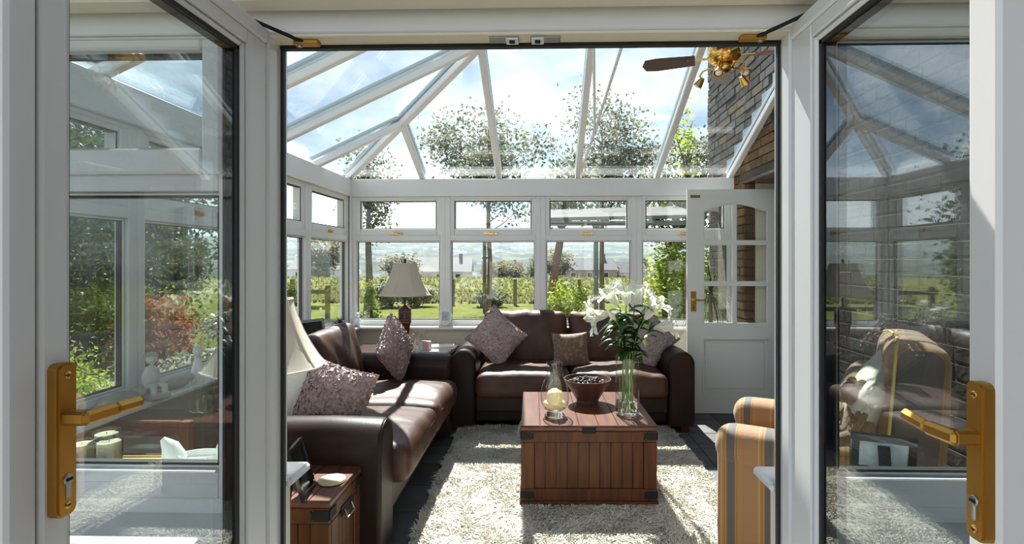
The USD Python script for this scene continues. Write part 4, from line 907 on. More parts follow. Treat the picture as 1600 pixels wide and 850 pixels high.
# orange wood chair by the front left corner
nt = thing('wooden_chair', 'orange wood open framed chair under the left window board by the front corner', 'chair', (-1.60, 1.93, 0))
for sx in (-1, 1):
    obj('leg', MB().box(sx * .17, sx * .130, -.18, -.14, 0, .70 if sx < 0 else .45, .004), M['orangewood'], nt); obj('leg', MB().box(sx * .17, sx * .130, .14, .18, 0, .70, .004), M['orangewood'], nt)
obj('top_rail', MB().box(-.13, .13, .145, .175, .64, .70, .006), M['orangewood'], nt); obj('middle_rail', MB().box(-.13, .13, .150, .170, .53, .565, .004), M['orangewood'], nt)
obj('side_rail', MB().box(-.165, -.135, -.14, .14, .66, .70, .005), M['orangewood'], nt)
obj('seat', MB().box(-.165, .165, -.175, .135, .435, .455, .006), M['orangewood'], nt)
for sx in (-1, 1): obj('stretcher', MB().box(sx * .160, sx * .140, -.14, .14, .16, .19, .003), M['orangewood'], nt)

# on the small chest
cs = thing('coaster', 'round cream coaster on the small chest', 'coaster', (-.862, 2.115, .450)); obj('disc', MB().lathe([(0, 0), (.052, 0), (.054, .004), (.052, .012), (.046, .013), (0, .0115)], 32), M['wax'], cs, smooth=40); obj('underside', MB().lathe([(0, -.001), (.053, -.001), (.0545, .003), (.0545, .0035), (.02, .0035)], 32), M['tabledark'], cs, smooth=40)
bp = thing('photo_frame', 'black photo frame leaning on the small chest by the front window board', 'photo frame', (-.912, 2.0, .450), rot=(-16, 0, 100))
obj('frame', frame_mesh(.16, .20, .018, .014), M['blackgloss'], bp); obj('picture', MB().box(-.065, .065, -.006, -.003, .015, .185), M['blackgloss'], bp); obj('strut', MB().bar((0, .002, .14), (0, .06, .018), .03, .004), M['dark'], bp)
sp = thing('glass_ornament', 'small silver glass ornament beside the black photo frame', 'ornament', (-1.03, 1.985, .450))
obj('body', MB().lathe([(0, 0), (.02, 0), (.012, .02), (.03, .05), (.034, .075), (.02, .10), (0, .108)], 16), M['silver'], sp, smooth=50)

# ------------------------------------------------------------------ on the trunk: hurricane lamp, bowl, lilies
TZ = RUGZ + .4345
hl = thing('hurricane_glass', 'clear glass hurricane lamp shade on the trunk around a cream candle', 'hurricane lamp', (.062, 3.035, TZ))
pr = [(.066, .050), (.078, .070), (.083, .100), (.082, .135), (.074, .175), (.058, .215), (.046, .245), (.043, .275), (.044, .300), (.048, .312)]
obj('glass_bowl', MB().lathe([(.062, .046)] + pr + [(.0465, .312)] + [(a - .0022, b) for a, b in pr[::-1]][1:] + [(.060, .048)], 40), M['clear'], hl, smooth=40)
obj('glass_foot', MB().lathe([(0, 0), (.058, 0), (.060, .006), (.050, .018), (.040, .030), (.044, .040), (.060, .047), (.058, .049), (0, .049)], 40), M['solidglass'], hl, smooth=50)
hc = thing('candle', 'melted cream pillar candle inside the hurricane glass', 'candle', (.062, 3.035, TZ + .050))
cm_ = trimesh.Trimesh(*MB().lathe([(0, 0), (.048, 0), (.060, .010), (.066, .026), (.060, .034), (.046, .032), (.044, .050), (.046, .075), (.042, .092), (.030, .098), (.018, .108), (0, .104)], 36).get(), process=False)
cm_.vertices[:, :2] *= (1 + fbm(cm_.vertices, 26, 3, 4) * .32)[:, None]; obj('wax', MB().tm(cm_), M['wax'], hc, smooth=50); obj('wick', MB().tube([(0, 0, .10), (.002, 0, .118)], .0012, 5), M['dark'], hc)
bw = thing('bowl', 'dark wooden bowl of potpourri in the middle of the trunk', 'bowl', (.275, 3.335, TZ))
obj('bowl', MB().lathe([(0, 0), (.066, 0), (.069, .004), (.070, .024), (.076, .030), (.100, .070), (.128, .112), (.148, .146), (.150, .152), (.144, .152), (.122, .114), (.09, .07), (.05, .04), (0, .034)], 44), M['bowlwood'], bw, smooth=35)
pt = MB(); r = np.random.RandomState(12)
for i in range(170):
    a, q = r.rand() * 2 * PI, .128 * math.sqrt(r.rand()); ic = trimesh.creation.icosphere(1, 1); ic.apply_transform(np.diag([r.uniform(.008, .017), r.uniform(.006, .012), r.uniform(.004, .010), 1])); ic.apply_transform(trimesh.transformations.random_rotation_matrix(r.rand(3))); ic.apply_translation((q * math.cos(a), q * math.sin(a), .118 + .028 * (1 - (q / .128) ** 2) + r.uniform(-.006, .010))); pt.tm(ic)
pp_ = thing('potpourri', 'dried potpourri pieces heaped in the dark bowl', 'potpourri', (.275, 3.335, TZ), kind='stuff'); obj('pieces', pt, M['potpourri'], pp_)

VX, VY = .487, 3.085
vs = thing('vase', 'tall clear glass cylinder vase half full of water on the trunk', 'vase', (VX, VY, TZ))
obj('glass_wall', MB().lathe([(.062, .010), (.069, .022), (.070, .06), (.069, .20), (.065, .335), (.0625, .335), (.066, .20), (.067, .06), (.066, .026), (.060, .020)], 40), M['clear'], vs, smooth=40)
obj('glass_base', MB().lathe([(0, 0), (.052, 0), (.064, .006), (.068, .018), (.064, .022), (0, .022)], 40), M['solidglass'], vs, smooth=50)
obj('water', MB().lathe([(0, .0225), (.0635, .0225), (.0655, .03), (.0660, .082), (.0635, .084), (0, .084)], 40), M['water'], vs, smooth=40)
def lily(label, tip, axis, size, seed, openf=1.0, leaves=7, bud=False):
    """A stem from the vase, its leaves and one bloom; tip: bloom base in the vase's frame, axis: where it faces."""
    r = np.random.RandomState(seed); t = thing('lily', label, 'flower', (VX, VY, TZ))
    ang = seed * 2.4; b = np.array([.034 * math.cos(ang), .034 * math.sin(ang), .030]); tip = np.array(tip, float); ax = np.array(axis, float); ax /= np.linalg.norm(ax)
    rim = np.array([.30 * tip[0] - .012 * math.cos(ang), .30 * tip[1] - .012 * math.sin(ang), .335]); rim[:2] *= min(1, .05 / (np.linalg.norm(rim[:2]) + 1e-6))
    s = np.linspace(0, 1, 15)[:, None]; pre = tip - ax * .10
    C = (1 - s) ** 4 * b + 4 * s * (1 - s) ** 3 * (b * .4 + rim * .6) + 6 * s ** 2 * (1 - s) ** 2 * (rim + [0, 0, .03]) + 4 * s ** 3 * (1 - s) * pre + s ** 4 * tip
    obj('stem', MB().tube(C, np.linspace(.0048, .0032, 15), 7), M['stem'], t, smooth=60)
    for i in range(leaves):
        k = 6.0 + 7.0 * (i + r.rand()) / leaves; i0 = int(k); p = C[i0] + (C[i0 + 1] - C[i0]) * (k - i0)
        a = r.rand() * 2 * PI; out = np.array([math.cos(a), math.sin(a) * .8, 0]); l = r.uniform(.12, .20); sd = np.cross(out, [0, 0, 1.]); sd /= np.linalg.norm(sd); up0 = r.uniform(.35, 1.0); V = []
        for q in range(8):
            f = q / 7; c = p + out * l * f * .85 + np.array([0, 0, l * (up0 * f - .75 * f * f)]); w = .0215 * math.sin(PI * min(1, f * .92 + .06)) ** .8 + .0004; V += [c - sd * w + [0, 0, w * .5], c, c + sd * w + [0, 0, w * .5]]
        obj('leaf', MB().add(V, [(q * 3 + j, q * 3 + j + 1, q * 3 + j + 4, q * 3 + j + 3) for q in range(7) for j in (0, 1)]), M['lilyleaf'], t, smooth=50)
    u = np.cross(ax, [0.2, .9, .3]); u /= np.linalg.norm(u); v = np.cross(ax, u)
    if bud:
        P = np.array([tip + ax * size * q for q in np.linspace(0, 1, 9)]); obj('bud', MB().tube(P, [.004, .008, .012, .015, .016, .015, .012, .007, .002], 10), M['petal'], t, smooth=60); return t
    for k in range(6):
        a = k * PI / 3 + r.uniform(-.12, .12); inner = k % 2; dr = math.cos(a) * u + math.sin(a) * v; sdv = -math.sin(a) * u + math.cos(a) * v
        V = []; n_ = 11; wm = size * (.19 if inner else .14)
        for q in range(n_):
            f = q / (n_ - 1); rad = size * (.035 + .09 * f + .50 * openf * f ** 2.6 + r.uniform(-.004, .004)); zz = size * (.92 * f - .30 * openf * f ** 3.2)
            c = tip + ax * zz + dr * rad; w = wm * (math.sin(PI * (f * .90 + .07)) ** .75) * (1 if f < .97 else .25)
            nrm = ax * .5 * f + dr * -.2
            for j, e in enumerate((-1, -.5, 0, .5, 1)):
                V.append(c + sdv * w * e + (dr * -1 * (1 - f) + ax * .35 * f) * abs(e) ** 1.6 * w * (.75) + ax * .012 * size / .2 * f * math.sin(f * 17 + e * 3 + k))
        obj('petal', MB().add(V, [(q * 5 + j, q * 5 + j + 1, q * 5 + j + 6, q * 5 + j + 5) for q in range(n_ - 1) for j in range(4)]), M['petal'], t, smooth=60)
    for k in range(6):
        a = k * PI / 3 + .5; dr = math.cos(a) * u + math.sin(a) * v; e = tip + ax * size * .78 + dr * size * .14
        st = obj('stamen', MB().tube([tip + ax * size * .15, tip + ax * size * .5 + dr * size * .05, e], .0012, 5), M['stem'], t)
        obj('anther', MB().bar(e - np.cross(dr, ax) * .007, e + np.cross(dr, ax) * .007, .004, .004, c=.001), M['anther'], st)
    return t
lily('large white lily bloom at the far left of the bunch, facing left', (-.110, -.02, .590), (-.95, -.25, -.12), 0.185, 1, 1.05, 8)
lily('white lily bloom second from the left, turned up and left', (-.055, .02, .640), (-.62, -.2, .75), 0.174, 2, 1.0, 8)
lily('white lily bloom standing upright at the top of the bunch', (-.012, -.03, .640), (-.05, -.35, .93), 0.185, 3, 1.0, 8)
lily('white lily bloom at the top right of the bunch, facing the window', (.050, .03, .635), (.25, .55, .85), 0.174, 4, .95, 8)
lily('pale trumpet lily seen from the side, mouth up and right of centre', (.095, -.03, .560), (.55, -.1, .85), .185, 5, .62, 8)
lily('white lily bloom behind the trumpet lily, facing right', (.130, .05, .590), (.75, .1, .60), 0.168, 6, 1.0, 7)
lily('white lily bloom lowest at the right of the bunch, facing right', (.150, -.03, .500), (.95, -.12, .28), 0.168, 7, .85, 7)
lily('slim unopened white lily bud low on the left of the bunch', (-.075, -.06, .555), (-.55, -.5, .65), .09, 8, 1, 7, True)

# ------------------------------------------------------------------ striped armchair, cushion, teddy bear
FA = 152.0
fwd = np.array([math.cos(math.radians(FA)), math.sin(math.radians(FA))]); lft = np.array([-fwd[1], fwd[0]])
CW, CD = .70, .85
o2 = np.array([.722, 2.315]) - fwd * CD / 2 + lft * -CW / 2 + lft * .02
ac = thing('armchair', 'gold and brown striped armchair on the right, turned to the left', 'armchair', (o2[0], o2[1], 0), FA)
def soft(name, mat, sx, sy, sz, r_, at, rot=(0, 0, 0), seed=0, amp=.008, n=(10, 10, 8), bulge=None, par=ac):
    m = rbox(sx, sy, sz, r_, n)
    if bulge is not None:
        v = m.vertices; ax_, am = bulge; o_ = [i for i in range(3) if i != ax_]; hh = np.array([sx, sy, sz]) / 2
        v[:, ax_] += np.sign(v[:, ax_]) * am * (1 - (v[:, o_[0]] / hh[o_[0]]) ** 2) * (1 - (v[:, o_[1]] / hh[o_[1]]) ** 2); m.vertices = v
    wrinkle(m, amp, 6, seed); m.apply_transform(euler(*rot)); m.apply_translation(at)
    return obj(name, MB().tm(m), M[mat], par, smooth=60)
for s_ in (-1, 1):
    y = s_ * (CW / 2 - .085)
    a_ = soft('arm', 'stripe_x', CD - .06, .14, .50, .03, (.0, y, .295), seed=s_ + 3, amp=.006)
    soft('arm_roll', 'stripe_x', CD - .10, .175, .17, .078, (.035, y, .545), seed=s_ + 5, amp=.008, par=a_)
soft('base', 'stripe_y', CD - .10, CW - .30, .24, .02, (-.005, 0, .17), seed=2, amp=.004)
soft('seat_cushion', 'stripe_y', CD - .20, CW - .305, .16, .055, (.085, 0, .375), seed=9, amp=.012, bulge=(2, .02))
bk = soft('backrest', 'stripe_y', .19, CW - .11, .76, .07, (-CD / 2 + .12, .04, .66), (0, -4, 0), seed=4, amp=.008, bulge=(0, .03))
soft('back_cushion', 'stripe_y',   .16, CW - .32, .46, .07, (-CD / 2 + .26, 0, .67), (0, -12, 0), seed=6, amp=.014, bulge=(0, .04))
hy, hz = (CW - .11) / 2, .38
e = np.array([(.080, -hy + .006, -hz + .12), (.080, -hy + .006, hz - .09), (.075, -hy + .045, hz - .02), (.062, -hy + .12, hz - .008), (.062, 0, hz - .004), (.062, hy - .12, hz - .008), (.075, hy - .045, hz - .02), (.080, hy - .006, hz - .09), (.080, hy - .006, -hz + .12)])
Mx = euler(0, -4, 0, (-CD / 2 + .12, .04, .66)); e = e @ Mx[:3, :3].T + Mx[:3, 3]
obj('piping', MB().tube(e, .006, 6), M['pipe'], bk, smooth=60)
for sx in (-1, 1):
    for sy in (-1, 1): obj('foot', MB().box(sx * (CD / 2 - .07) - .025, sx * (CD / 2 - .07) + .025, sy * (CW / 2 - .09) - .025, sy * (CW / 2 - .09) + .025, 0, .055, .004), M['mahog'], ac)
def onchair(x, y): return tuple(o2 + fwd * x + lft * y)
cp = onchair(-.17, .12)
t_ = cushion('pale beige cushion leaning in the striped armchair behind the teddy bear', 'beigecush', (cp[0], cp[1], .77), (-20, 20, FA + 75), .44, .40, .15, 0, 21)
tp = onchair(-.13, CW / 2 - .085)
td = thing('teddy_bear', 'brown plush teddy bear sitting on the near arm of the striped armchair', 'teddy bear', (tp[0], tp[1], .628), FA + 115)
import manifold3d as m3
def ball(c, r_): return m3.Manifold.sphere(r_, 24).translate(c)
def cap_(a, b, ra, rb): return m3.Manifold.batch_hull([ball(a, ra), ball(b, rb)])
tb = m3.Manifold.batch_boolean([cap_((0, 0, .055), (0, .004, .115), .058, .048), ball((0, -.012, .195), .052), ball((0, -.055, .182), .025), ball((-.040, -.004, .240), .019), ball((.040, -.004, .240), .019),
    cap_((-.048, -.008, .130), (-.075, -.055, .075), .021, .019), cap_((.048, -.008, .130), (.075, -.055, .075), .021, .019), cap_((-.036, -.03, .032), (-.062, -.115, .028), .030, .026), cap_((.036, -.03, .032), (.062, -.115, .028), .030, .026)], m3.OpType.Add)
mm = tb.refine_to_length(.010).to_mesh(); tm_ = trimesh.Trimesh(mm.vert_properties[:, :3], mm.tri_verts); trimesh.smoothing.filter_taubin(tm_, iterations=8); wrinkle(tm_, .006, 60, 1)
obj('body', MB().tm(tm_), M['plush'], td, smooth=60)
obj('nose', MB().tm(trimesh.creation.icosphere(2, .008).apply_translation((0, -.080, .188))), M['dark'], td, smooth=60)
for s_ in (-1, 1): obj('eye', MB().tm(trimesh.creation.icosphere(2, .006).apply_translation((s_ * .018, -.058, .212))), M['blackgloss'], td, smooth=60)
bf2 = thing('photo_frame', 'dark photo frame seen from behind on the front right window board', 'photo frame', (.985, 1.555, .728), rot=(-14, 0, 158))
obj('frame', frame_mesh(.16, .12, .02, .014), M['blackgloss'], bf2); obj('backing', MB().box(-.065, .065, -.006, -.002, .015, .105), M['printgrey'], bf2); obj('strut', MB().bar((0, .0, .09), (0, .05, .014), .03, .004), M['dark'], bf2)

# ------------------------------------------------------------------ ceiling fan
fn = thing('ceiling_fan', 'brass ceiling fan with dark blades and spot lamps under the roof ridge', 'ceiling fan', (1.10, 3.235, 2.42))
obj('rod', MB().tube([(0, 0, .22), (0, 0, ZR - 2.42 - .045)], .012, 12), M['brass2'], fn, smooth=40)
obj('canopy', MB().lathe([(0, ZR - 2.42 - .045), (.06, ZR - 2.42 - .05), (.05, ZR - 2.42 - .09), (.012, ZR - 2.42 - .10)], 24), M['brass2'], fn, smooth=40)
obj('motor', MB().lathe([(0, .13), (.06, .13), (.095, .16), (.10, .20), (.09, .24), (.04, .26), (0, .26)], 40), M['brass2'], fn, smooth=True)
obj('light_hub', MB().lathe([(0, .075), (.02, .076), (.03, .085), (.055, .092), (.058, .112), (.04, .127), (0, .13)], 36), M['brass2'], fn, smooth=True)
for k in range(4):
    a = math.radians(164 + 90 * k); c, s = math.cos(a), math.sin(a)
    b_ = obj('blade', MB().prism(Polygon([(.17, -.05), (.40, -.065), (.47, -.055), (.49, 0), (.47, .055), (.40, .065), (.17, .05)]), 0, .008).xf(euler(rx=12)).xf(euler(rz=164 + 90 * k, t=(0, 0, .165))), M['redblade' if k == 2 else 'bladewood'], fn)
    obj('blade_iron', MB().bar((.08 * c, .08 * s, .172), (.22 * c, .22 * s, .170), .03, .006, c=.002), M['brass2'], b_)
for k, a in enumerate((150, 240, 300, 20)):
    a = math.radians(a); c, s = math.cos(a), math.sin(a); R_ = lambda q, z_: (q * c, q * s, z_)
    ar = obj('lamp_arm', MB().tube([R_(.05, .100), R_(.09, .118), R_(.125, .110), R_(.145, .085), R_(.145, .06)], .006, 8), M['brass2'], fn, smooth=60)
    cup = MB().lathe([(0, .030), (.014, .028), (.022, .005), (.030, -.030), (.028, -.030), (.019, .004), (0, .02)], 20); cup.xf(euler(ry=38)).xf(euler(rz=math.degrees(a) + 180, t=R_(.145, .045))); obj('lamp_cup', cup, M['brass2'], ar, smooth=40)
    blb = MB().tm(trimesh.creation.icosphere(2, .021).apply_translation((0, 0, -.016))).xf(euler(ry=38)).xf(euler(rz=math.degrees(a) + 180, t=R_(.145, .045))); obj('bulb', blb, M['bulb'], ar, smooth=60)

# spiky plant behind the panelled door
yp = thing('yucca_plant', 'spiky long leaved plant behind the panelled inner door', 'plant', (1.52, 4.845, 0))
obj('pot', MB().lathe([(0, 0), (.075, 0), (.095, .20), (.10, .21), (.10, .23), (.085, .23), (.08, .2), (0, .2)], 24), M['terracotta'], yp, smooth=40)
obj('trunk', MB().tube([(0, 0, .2), (.008, 0, .6), (0, 0, 1.05)], [.022, .02, .018], 8), M['bark'], yp, smooth=50)
bl = blades(75, .44, .020, 31, (.15, 2.1), 7, .75, (0, 0, 1.02)); bl.map(lambda v: np.stack([1.52 * 0 + np.clip(v[:, 0] * .78, -.5, .25), np.clip(v[:, 1] * .28, -.085, .055), v[:, 2]], 1)); obj('leaves', bl, M['spike'], yp)

# ------------------------------------------------------------------ garden and the valley beyond
GZ = -.10
def ground_z(x, y):
    """Lawn level near the house, then falling into the valley and up the far hillside."""
    x, y = np.asarray(x, float), np.asarray(y, float)
    fall = np.interp(y, [-50, 44, 90, 200, 420, 700, 1300, 2000, 2700, 3300, 4200], [0, 0, -1.6, -8, -22, -30, -14, 30, 84, 104, 60])
    tilt = np.clip(y / 2700, 0, 1) * (-x * .022)
    far = np.clip((y - 150) / 800, 0, 1)
    n = (meshkit.fbm(np.stack([x / 420, y / 420, 0 * x], -1), 4, 3) - .5) * 52 * far
    return GZ + fall + tilt * far + n
def sheet(x0, x1, nx, ys, mat, name, label, cat, dz=0.0, **kw):
    X, Y = np.meshgrid(np.linspace(x0, x1, nx), np.asarray(ys, float), indexing='ij'); Z = ground_z(X, Y) + dz
    V = np.stack([X, Y, Z], -1).reshape(-1, 3); ny = len(ys); idx = np.arange(nx * ny).reshape(nx, ny)
    return obj(name, MB().add(V, np.stack([idx[:-1, :-1], idx[1:, :-1], idx[1:, 1:], idx[:-1, 1:]], -1).reshape(-1, 4)), M[mat], smooth=True, label=label, category=None) if False else tag(obj(name, MB().add(V, np.stack([idx[:-1, :-1], idx[1:, :-1], idx[1:, 1:], idx[:-1, 1:]], -1).reshape(-1, 4)), M[mat], smooth=True), label, cat, None, kw.get('kind', 'structure'))
sheet(-70, 70, 30, np.linspace(-25, 17, 14), 'lawn', 'lawn', 'mown green lawn around the conservatory', 'lawn')
sheet(-90, 90, 30, np.linspace(17, 90, 20), 'meadowground', 'meadow_ground', 'yellow green rough field beyond the lawn', 'field')
hx = np.concatenate([np.linspace(90, 700, 24), np.linspace(760, 4200, 70)])
sheet(-3400, 3400, 150, hx, 'hill', 'hillside', 'hazy wooded hillside across the valley', 'hill')
tag(obj('patio', MB().box(-9, 1.79, -9, YF - .11, GZ - .03, GZ + .01), M['paving']), 'dark paved patio outside the french doors', 'patio', None, 'structure')
tag(obj('gravel_path', MB().box(XL - 1.3, 1.75, YB + .12, YB + 3.0, GZ - .03, GZ + .012), M['gravel']), 'gravel strip outside the back windows', 'path', None, 'structure')
tag(obj('flower_bed', MB().box(-5.4, XL - .35, 2.3, 8.6, GZ - .03, GZ + .03, .02), M['gravel']), 'stony planting bed outside the left windows', 'flower bed', None, 'structure')

def leaf_quads(P, size, seed, flat=0.0, aspect=.55):
    r = np.random.RandomState(seed); n = len(P); a = r.normal(0, 1, (n, 3)); a[:, 2] *= 1 - flat; a /= np.linalg.norm(a, axis=1, keepdims=True)
    b = np.cross(a, r.normal(0, 1, (n, 3))); b /= np.linalg.norm(b, axis=1, keepdims=True); s = size * (.65 + .7 * r.rand(n, 1)); nn = np.cross(a, b)
    V = np.stack([P - a * s, P + b * s * aspect + nn * s * .18, P + a * s, P - b * s * aspect + nn * s * .18], 1).reshape(-1, 3); k = (np.arange(n) * 4)[:, None]
    return MB().add(V, np.vstack([k + np.array([0, 1, 2]), k + np.array([0, 2, 3])]))
def tree(name, label, loc, h_tr, crown, leafn, lsize, seed, mat='leaf_a', bark='bark', r0=.07, group=None, cat='tree', puff=42, cl=.30, ivy=0):
    """crown: (cx, cy, cz, rx, ry, rz) in the tree's frame; branches run from the trunk to leafy puffs."""
    r = np.random.RandomState(seed); t = thing(name, label, cat, loc, group=group); cx, cy, cz, rx, ry, rz = crown
    tp = np.array([[0, 0, -.05], [r.normal(0, .03), r.normal(0, .03), h_tr * .5], [cx * .5, cy * .5, h_tr], [cx * .8, cy * .8, cz], [cx, cy, cz + rz * .75]])
    obj('trunk', MB().tube(tp, [r0 * 1.2, r0, r0 * .85, r0 * .5, .008], 9), M[bark], t, smooth=60)
    pc = []
    while len(pc) < puff:
        q = r.uniform(-1, 1, 3)
        if np.linalg.norm(q) < 1 and (q[2] > -.6 or np.linalg.norm(q[:2]) < .6): pc.append(np.array([cx, cy, cz]) + q * [rx, ry, rz] * (1.05 if r.rand() < .3 else .9))
    pc = np.array(pc); br = MB()
    for c in pc:
        z0 = np.clip(c[2] - .55 * np.linalg.norm(c[:2] - [cx, cy]) - .2, h_tr * .85, cz + rz * .6); f = np.interp(z0, tp[:, 2], np.arange(5)); i = int(min(f, 3)); s0 = tp[i] + (tp[i + 1] - tp[i]) * (f - i)
        br.tube([s0, (s0 + c) / 2 + [0, 0, -.06], c], [r0 * .28, r0 * .16, .004], 5)
    obj('branches', br, M[bark], t, smooth=60)
    w = r.choice(puff, leafn); P = pc[w] + r.normal(0, 1, (leafn, 3)) * cl * np.array([1, 1, .8])
    obj('leaves', leaf_quads(P, lsize, seed), M[mat], t, kind='stuff')
    return t
TY = 15.0
def gx(px, y): return (px - 850) * y / 820
tree('tree', 'young leafy tree behind the middle of the sofa, tallest trunk straight', (gx(763, TY), TY, GZ), 2.5, (0, 0, 4.25, 1.62, 1.3, 1.75), 5200, .060, 1, group=None)
tree('tree', 'young leafy tree standing behind the lily vase, right of the bare sky gap', (1.72, TY + .6, GZ), 2.6, (0, 0, 4.35, 1.55, 1.3, 1.9), 5600, .060, 2)
tree('tree', 'slender tree behind the far table lamp with a narrow low crown', (gx(572, TY), TY, GZ), 1.9, (.05, 0, 3.5, .70, .7, 1.45), 2000, .062, 3, r0=.10, puff=18, cl=.24)
tree('tree', 'young tree on the right whose crown meets the house wall corner', (gx(1088, 12.5), 12.5, GZ), 2.0, (0, 0, 3.3, 1.05, 1.0, 1.25), 3800, .050, 4, mat='leaf_a', puff=30)
tree('tree', 'thick reddish trunked tree behind the right half of the back sofa', (gx(862, 10.), 10., GZ), 1.9, (.35, .3, 2.7, .9, .7, .62), 900, .055, 5, bark='barkred', r0=.085, puff=22, cl=.2)
tree('tree', 'dark trunked tree close to the pergola on the right', (gx(1042, 9.2), 9.2, GZ), 1.6, (.25, .2, 2.25, .75, .6, .50), 900, .05, 6, bark='bark_dark', r0=.085, puff=20, cl=.18, mat='leaf_b')
tree('garden_tree', 'broad dense garden tree with orange berries outside the left windows', (-8.2, 9.4, GZ), .9, (.1, 0, 2.35, 2.0, 2.0, 1.75), 17000, .055, 7, mat='leaf_b', r0=.10, puff=110, cl=.36)
tree('garden_tree', 'dark leafy garden tree outside the nearest left window', (-5.9, 5.4, GZ), .7, (0, 0, 2.0, 1.25, 1.3, 1.45), 13000, .042, 8, mat='leaf_b', bark='bark_dark', r0=.08, puff=90, cl=.26)
r = np.random.RandomState(77); bm = MB()
for i in range(150):
    q = r.normal(0, 1, 3); q /= np.linalg.norm(q); c = np.array([-8.1, 9.4, 2.3]) + q * [1.9, 1.9, 1.5] * r.uniform(.8, 1.1); bm.tm(trimesh.creation.icosphere(0, .035).apply_translation(c))
obj('berries', bm.map(lambda v: v - np.array([-8.2, 9.4, GZ])), M['berry'], '/World/garden_tree', kind='stuff')

def shrub(name, label, loc, rx, ry, rz, n, ls, seed, mat, cat='shrub', flower=0, stems=9, shape='ball', flat=0.0, group=None, fm='flower'):
    r = np.random.RandomState(seed); t = thing(name, label, cat, loc, group=group); k = 40
    q = r.normal(0, 1, (k, 3)); q /= np.linalg.norm(q, axis=1, keepdims=True); q *= r.uniform(.35, .95, (k, 1)); c = q * [rx, ry, rz * .5] + [0, 0, rz * .5]
    if shape == 'cone': f = r.rand(k) ** 1.3; a = r.rand(k) * 2 * PI; c = np.stack([np.cos(a) * rx * (1 - f) * .8, np.sin(a) * ry * (1 - f) * .8, f * rz * .93 + .05], 1)
    sm = MB()
    for i in range(stems): e = c[r.randint(k)]; sm.tube([(0, 0, -.03), e * [.35, .35, .55], e], [.018, .012, .004], 5)
    obj('stems', sm, M['bark_dark'], t, smooth=60)
    P = c[r.choice(k, n)] + r.normal(0, 1, (n, 3)) * np.array([rx, ry, rz * .5]) * (.17 if shape == 'ball' else .10); P[:, 2] = np.abs(P[:, 2]) + .01
    obj('leaves', leaf_quads(P, ls, seed, flat), M[mat], t, kind='stuff')
    if flower:
        P = c[r.choice(k, flower)] + r.normal(0, 1, (flower, 3)) * np.array([rx, ry, rz * .5]) * .22; P[:, 2] = np.abs(P[:, 2]) + .05
        obj('flowers', leaf_quads(P, ls * 1.1, seed + 1, 0, .9), M[fm], t, kind='stuff')
    return t
shrub('shrub', 'red leaved shrub in the bed outside the left windows', (-5.15, 6.9, GZ), .55, .5, .95, 2200, .035, 21, 'leaf_red')
shrub('shrub', 'white flowering shrub at the far end of the left bed', (-4.5, 8.1, GZ), .85, .6, .80, 2200, .035, 22, 'leaf_e', flower=420)
shrub('shrub', 'bright lime green bush near the front of the left bed', (-3.75, 3.75, GZ), .50, .5, .80, 5600, .019, 23, 'leaf_c')
shrub('shrub', 'grey green shrub dotted with pale flowers beside the lime bush', (-4.75, 4.35, GZ), .50, .5, 1.15, 3600, .024, 24, 'leaf_e', flower=160)
shrub('shrub', 'low grey green ground plant under the red leaved shrub', (-3.6, 5.6, GZ), .60, .5, .45, 1600, .030, 25, 'leaf_e', flower=60, fm='flower')
shrub('shrub', 'low mixed leafy plant by the left corner window', (-3.1, 6.6, GZ), .50, .45, .50, 1400, .030, 26, 'leaf_a')
shrub('conifer', 'small cone shaped golden conifer seen left of the far lamp', (gx(577, 9.), 9., GZ), .30, .30, 1.00, 2200, .030, 27, 'leaf_d', cat='conifer', shape='cone')
shrub('conifer', 'small green conifer at the left edge beside the corner window', (gx(452, 8.4), 8.4, GZ), .28, .28, 1.0, 1800, .030, 28, 'leaf_b', cat='conifer', shape='cone')
shrub('conifer', 'large bright layered conifer beside the panelled door on the right', (2.42, 9.0, GZ), .75, .7, 1.85, 6000, .040, 29, 'leaf_c', cat='conifer', flat=.75)
shrub('shrub', 'yellow green bush behind the right half of the back sofa', (gx(884, 8.6), 8.6, GZ), .38, .35, 1.12, 2000, .036, 30, 'leaf_c')
shrub('shrub', 'dark low bush at the lawn edge behind the far lamp', (gx(610, 16.2), 16.2, GZ), .75, .5, .95, 1500, .06, 31, 'leaf_e')
shrub('shrub', 'grey low bush beside the dark bush at the lawn edge', (gx(652, 16.4), 16.4, GZ), .62, .5, .80, 1200, .06, 32, 'leaf_e')
shrub('shrub', 'brown tinged low bush below the tallest straight trunk', (gx(768, 16.3), 16.3, GZ), .60, .4, .55, 900, .06, 33, 'leaf_a')
shrub('climber', 'yellow leaved climber on the corner of the house wall above the roof', (1.62, 5.98, 2.2), .16, .14, 1.0, 230, .03, 34, 'leaf_c', cat='climbing plant', stems=5)
obj('main_stem', MB().tube([(.05, .05, -2.35), (.0, .06, -1.2), (.04, .03, 0), (0, 0, .4)], [.02, .016, .012, .008], 7), M['bark'], '/World/climber', smooth=60)
for lab, x, y, rx, rz_, n, sd in (('dark evergreen hedge shrub far back on the left, nearest the house front', -10.4, 7.0, 1.7, 3.0, 6000, 61), ('dark evergreen hedge shrub far back on the left, in the middle', -11.6, 10.4, 1.9, 3.3, 6500, 62), ('dark evergreen hedge shrub far back on the left, beyond the broad tree', -10.2, 13.4, 1.7, 3.0, 5000, 63), ('dark leafy shrub between the lime bush and the broad tree', -6.6, 7.1, 1.0, 1.3, 4200, 64)):
    shrub('hedge_shrub', lab, (x, y, GZ), rx, rx * .8, rz_, n, .065 if sd < 64 else .045, sd, 'leaf_b')
ps = thing('garden_stone', 'upright grey stone block on the lawn beside the golden conifer', 'stone', (gx(569, 8.3), 8.3, GZ), 10)
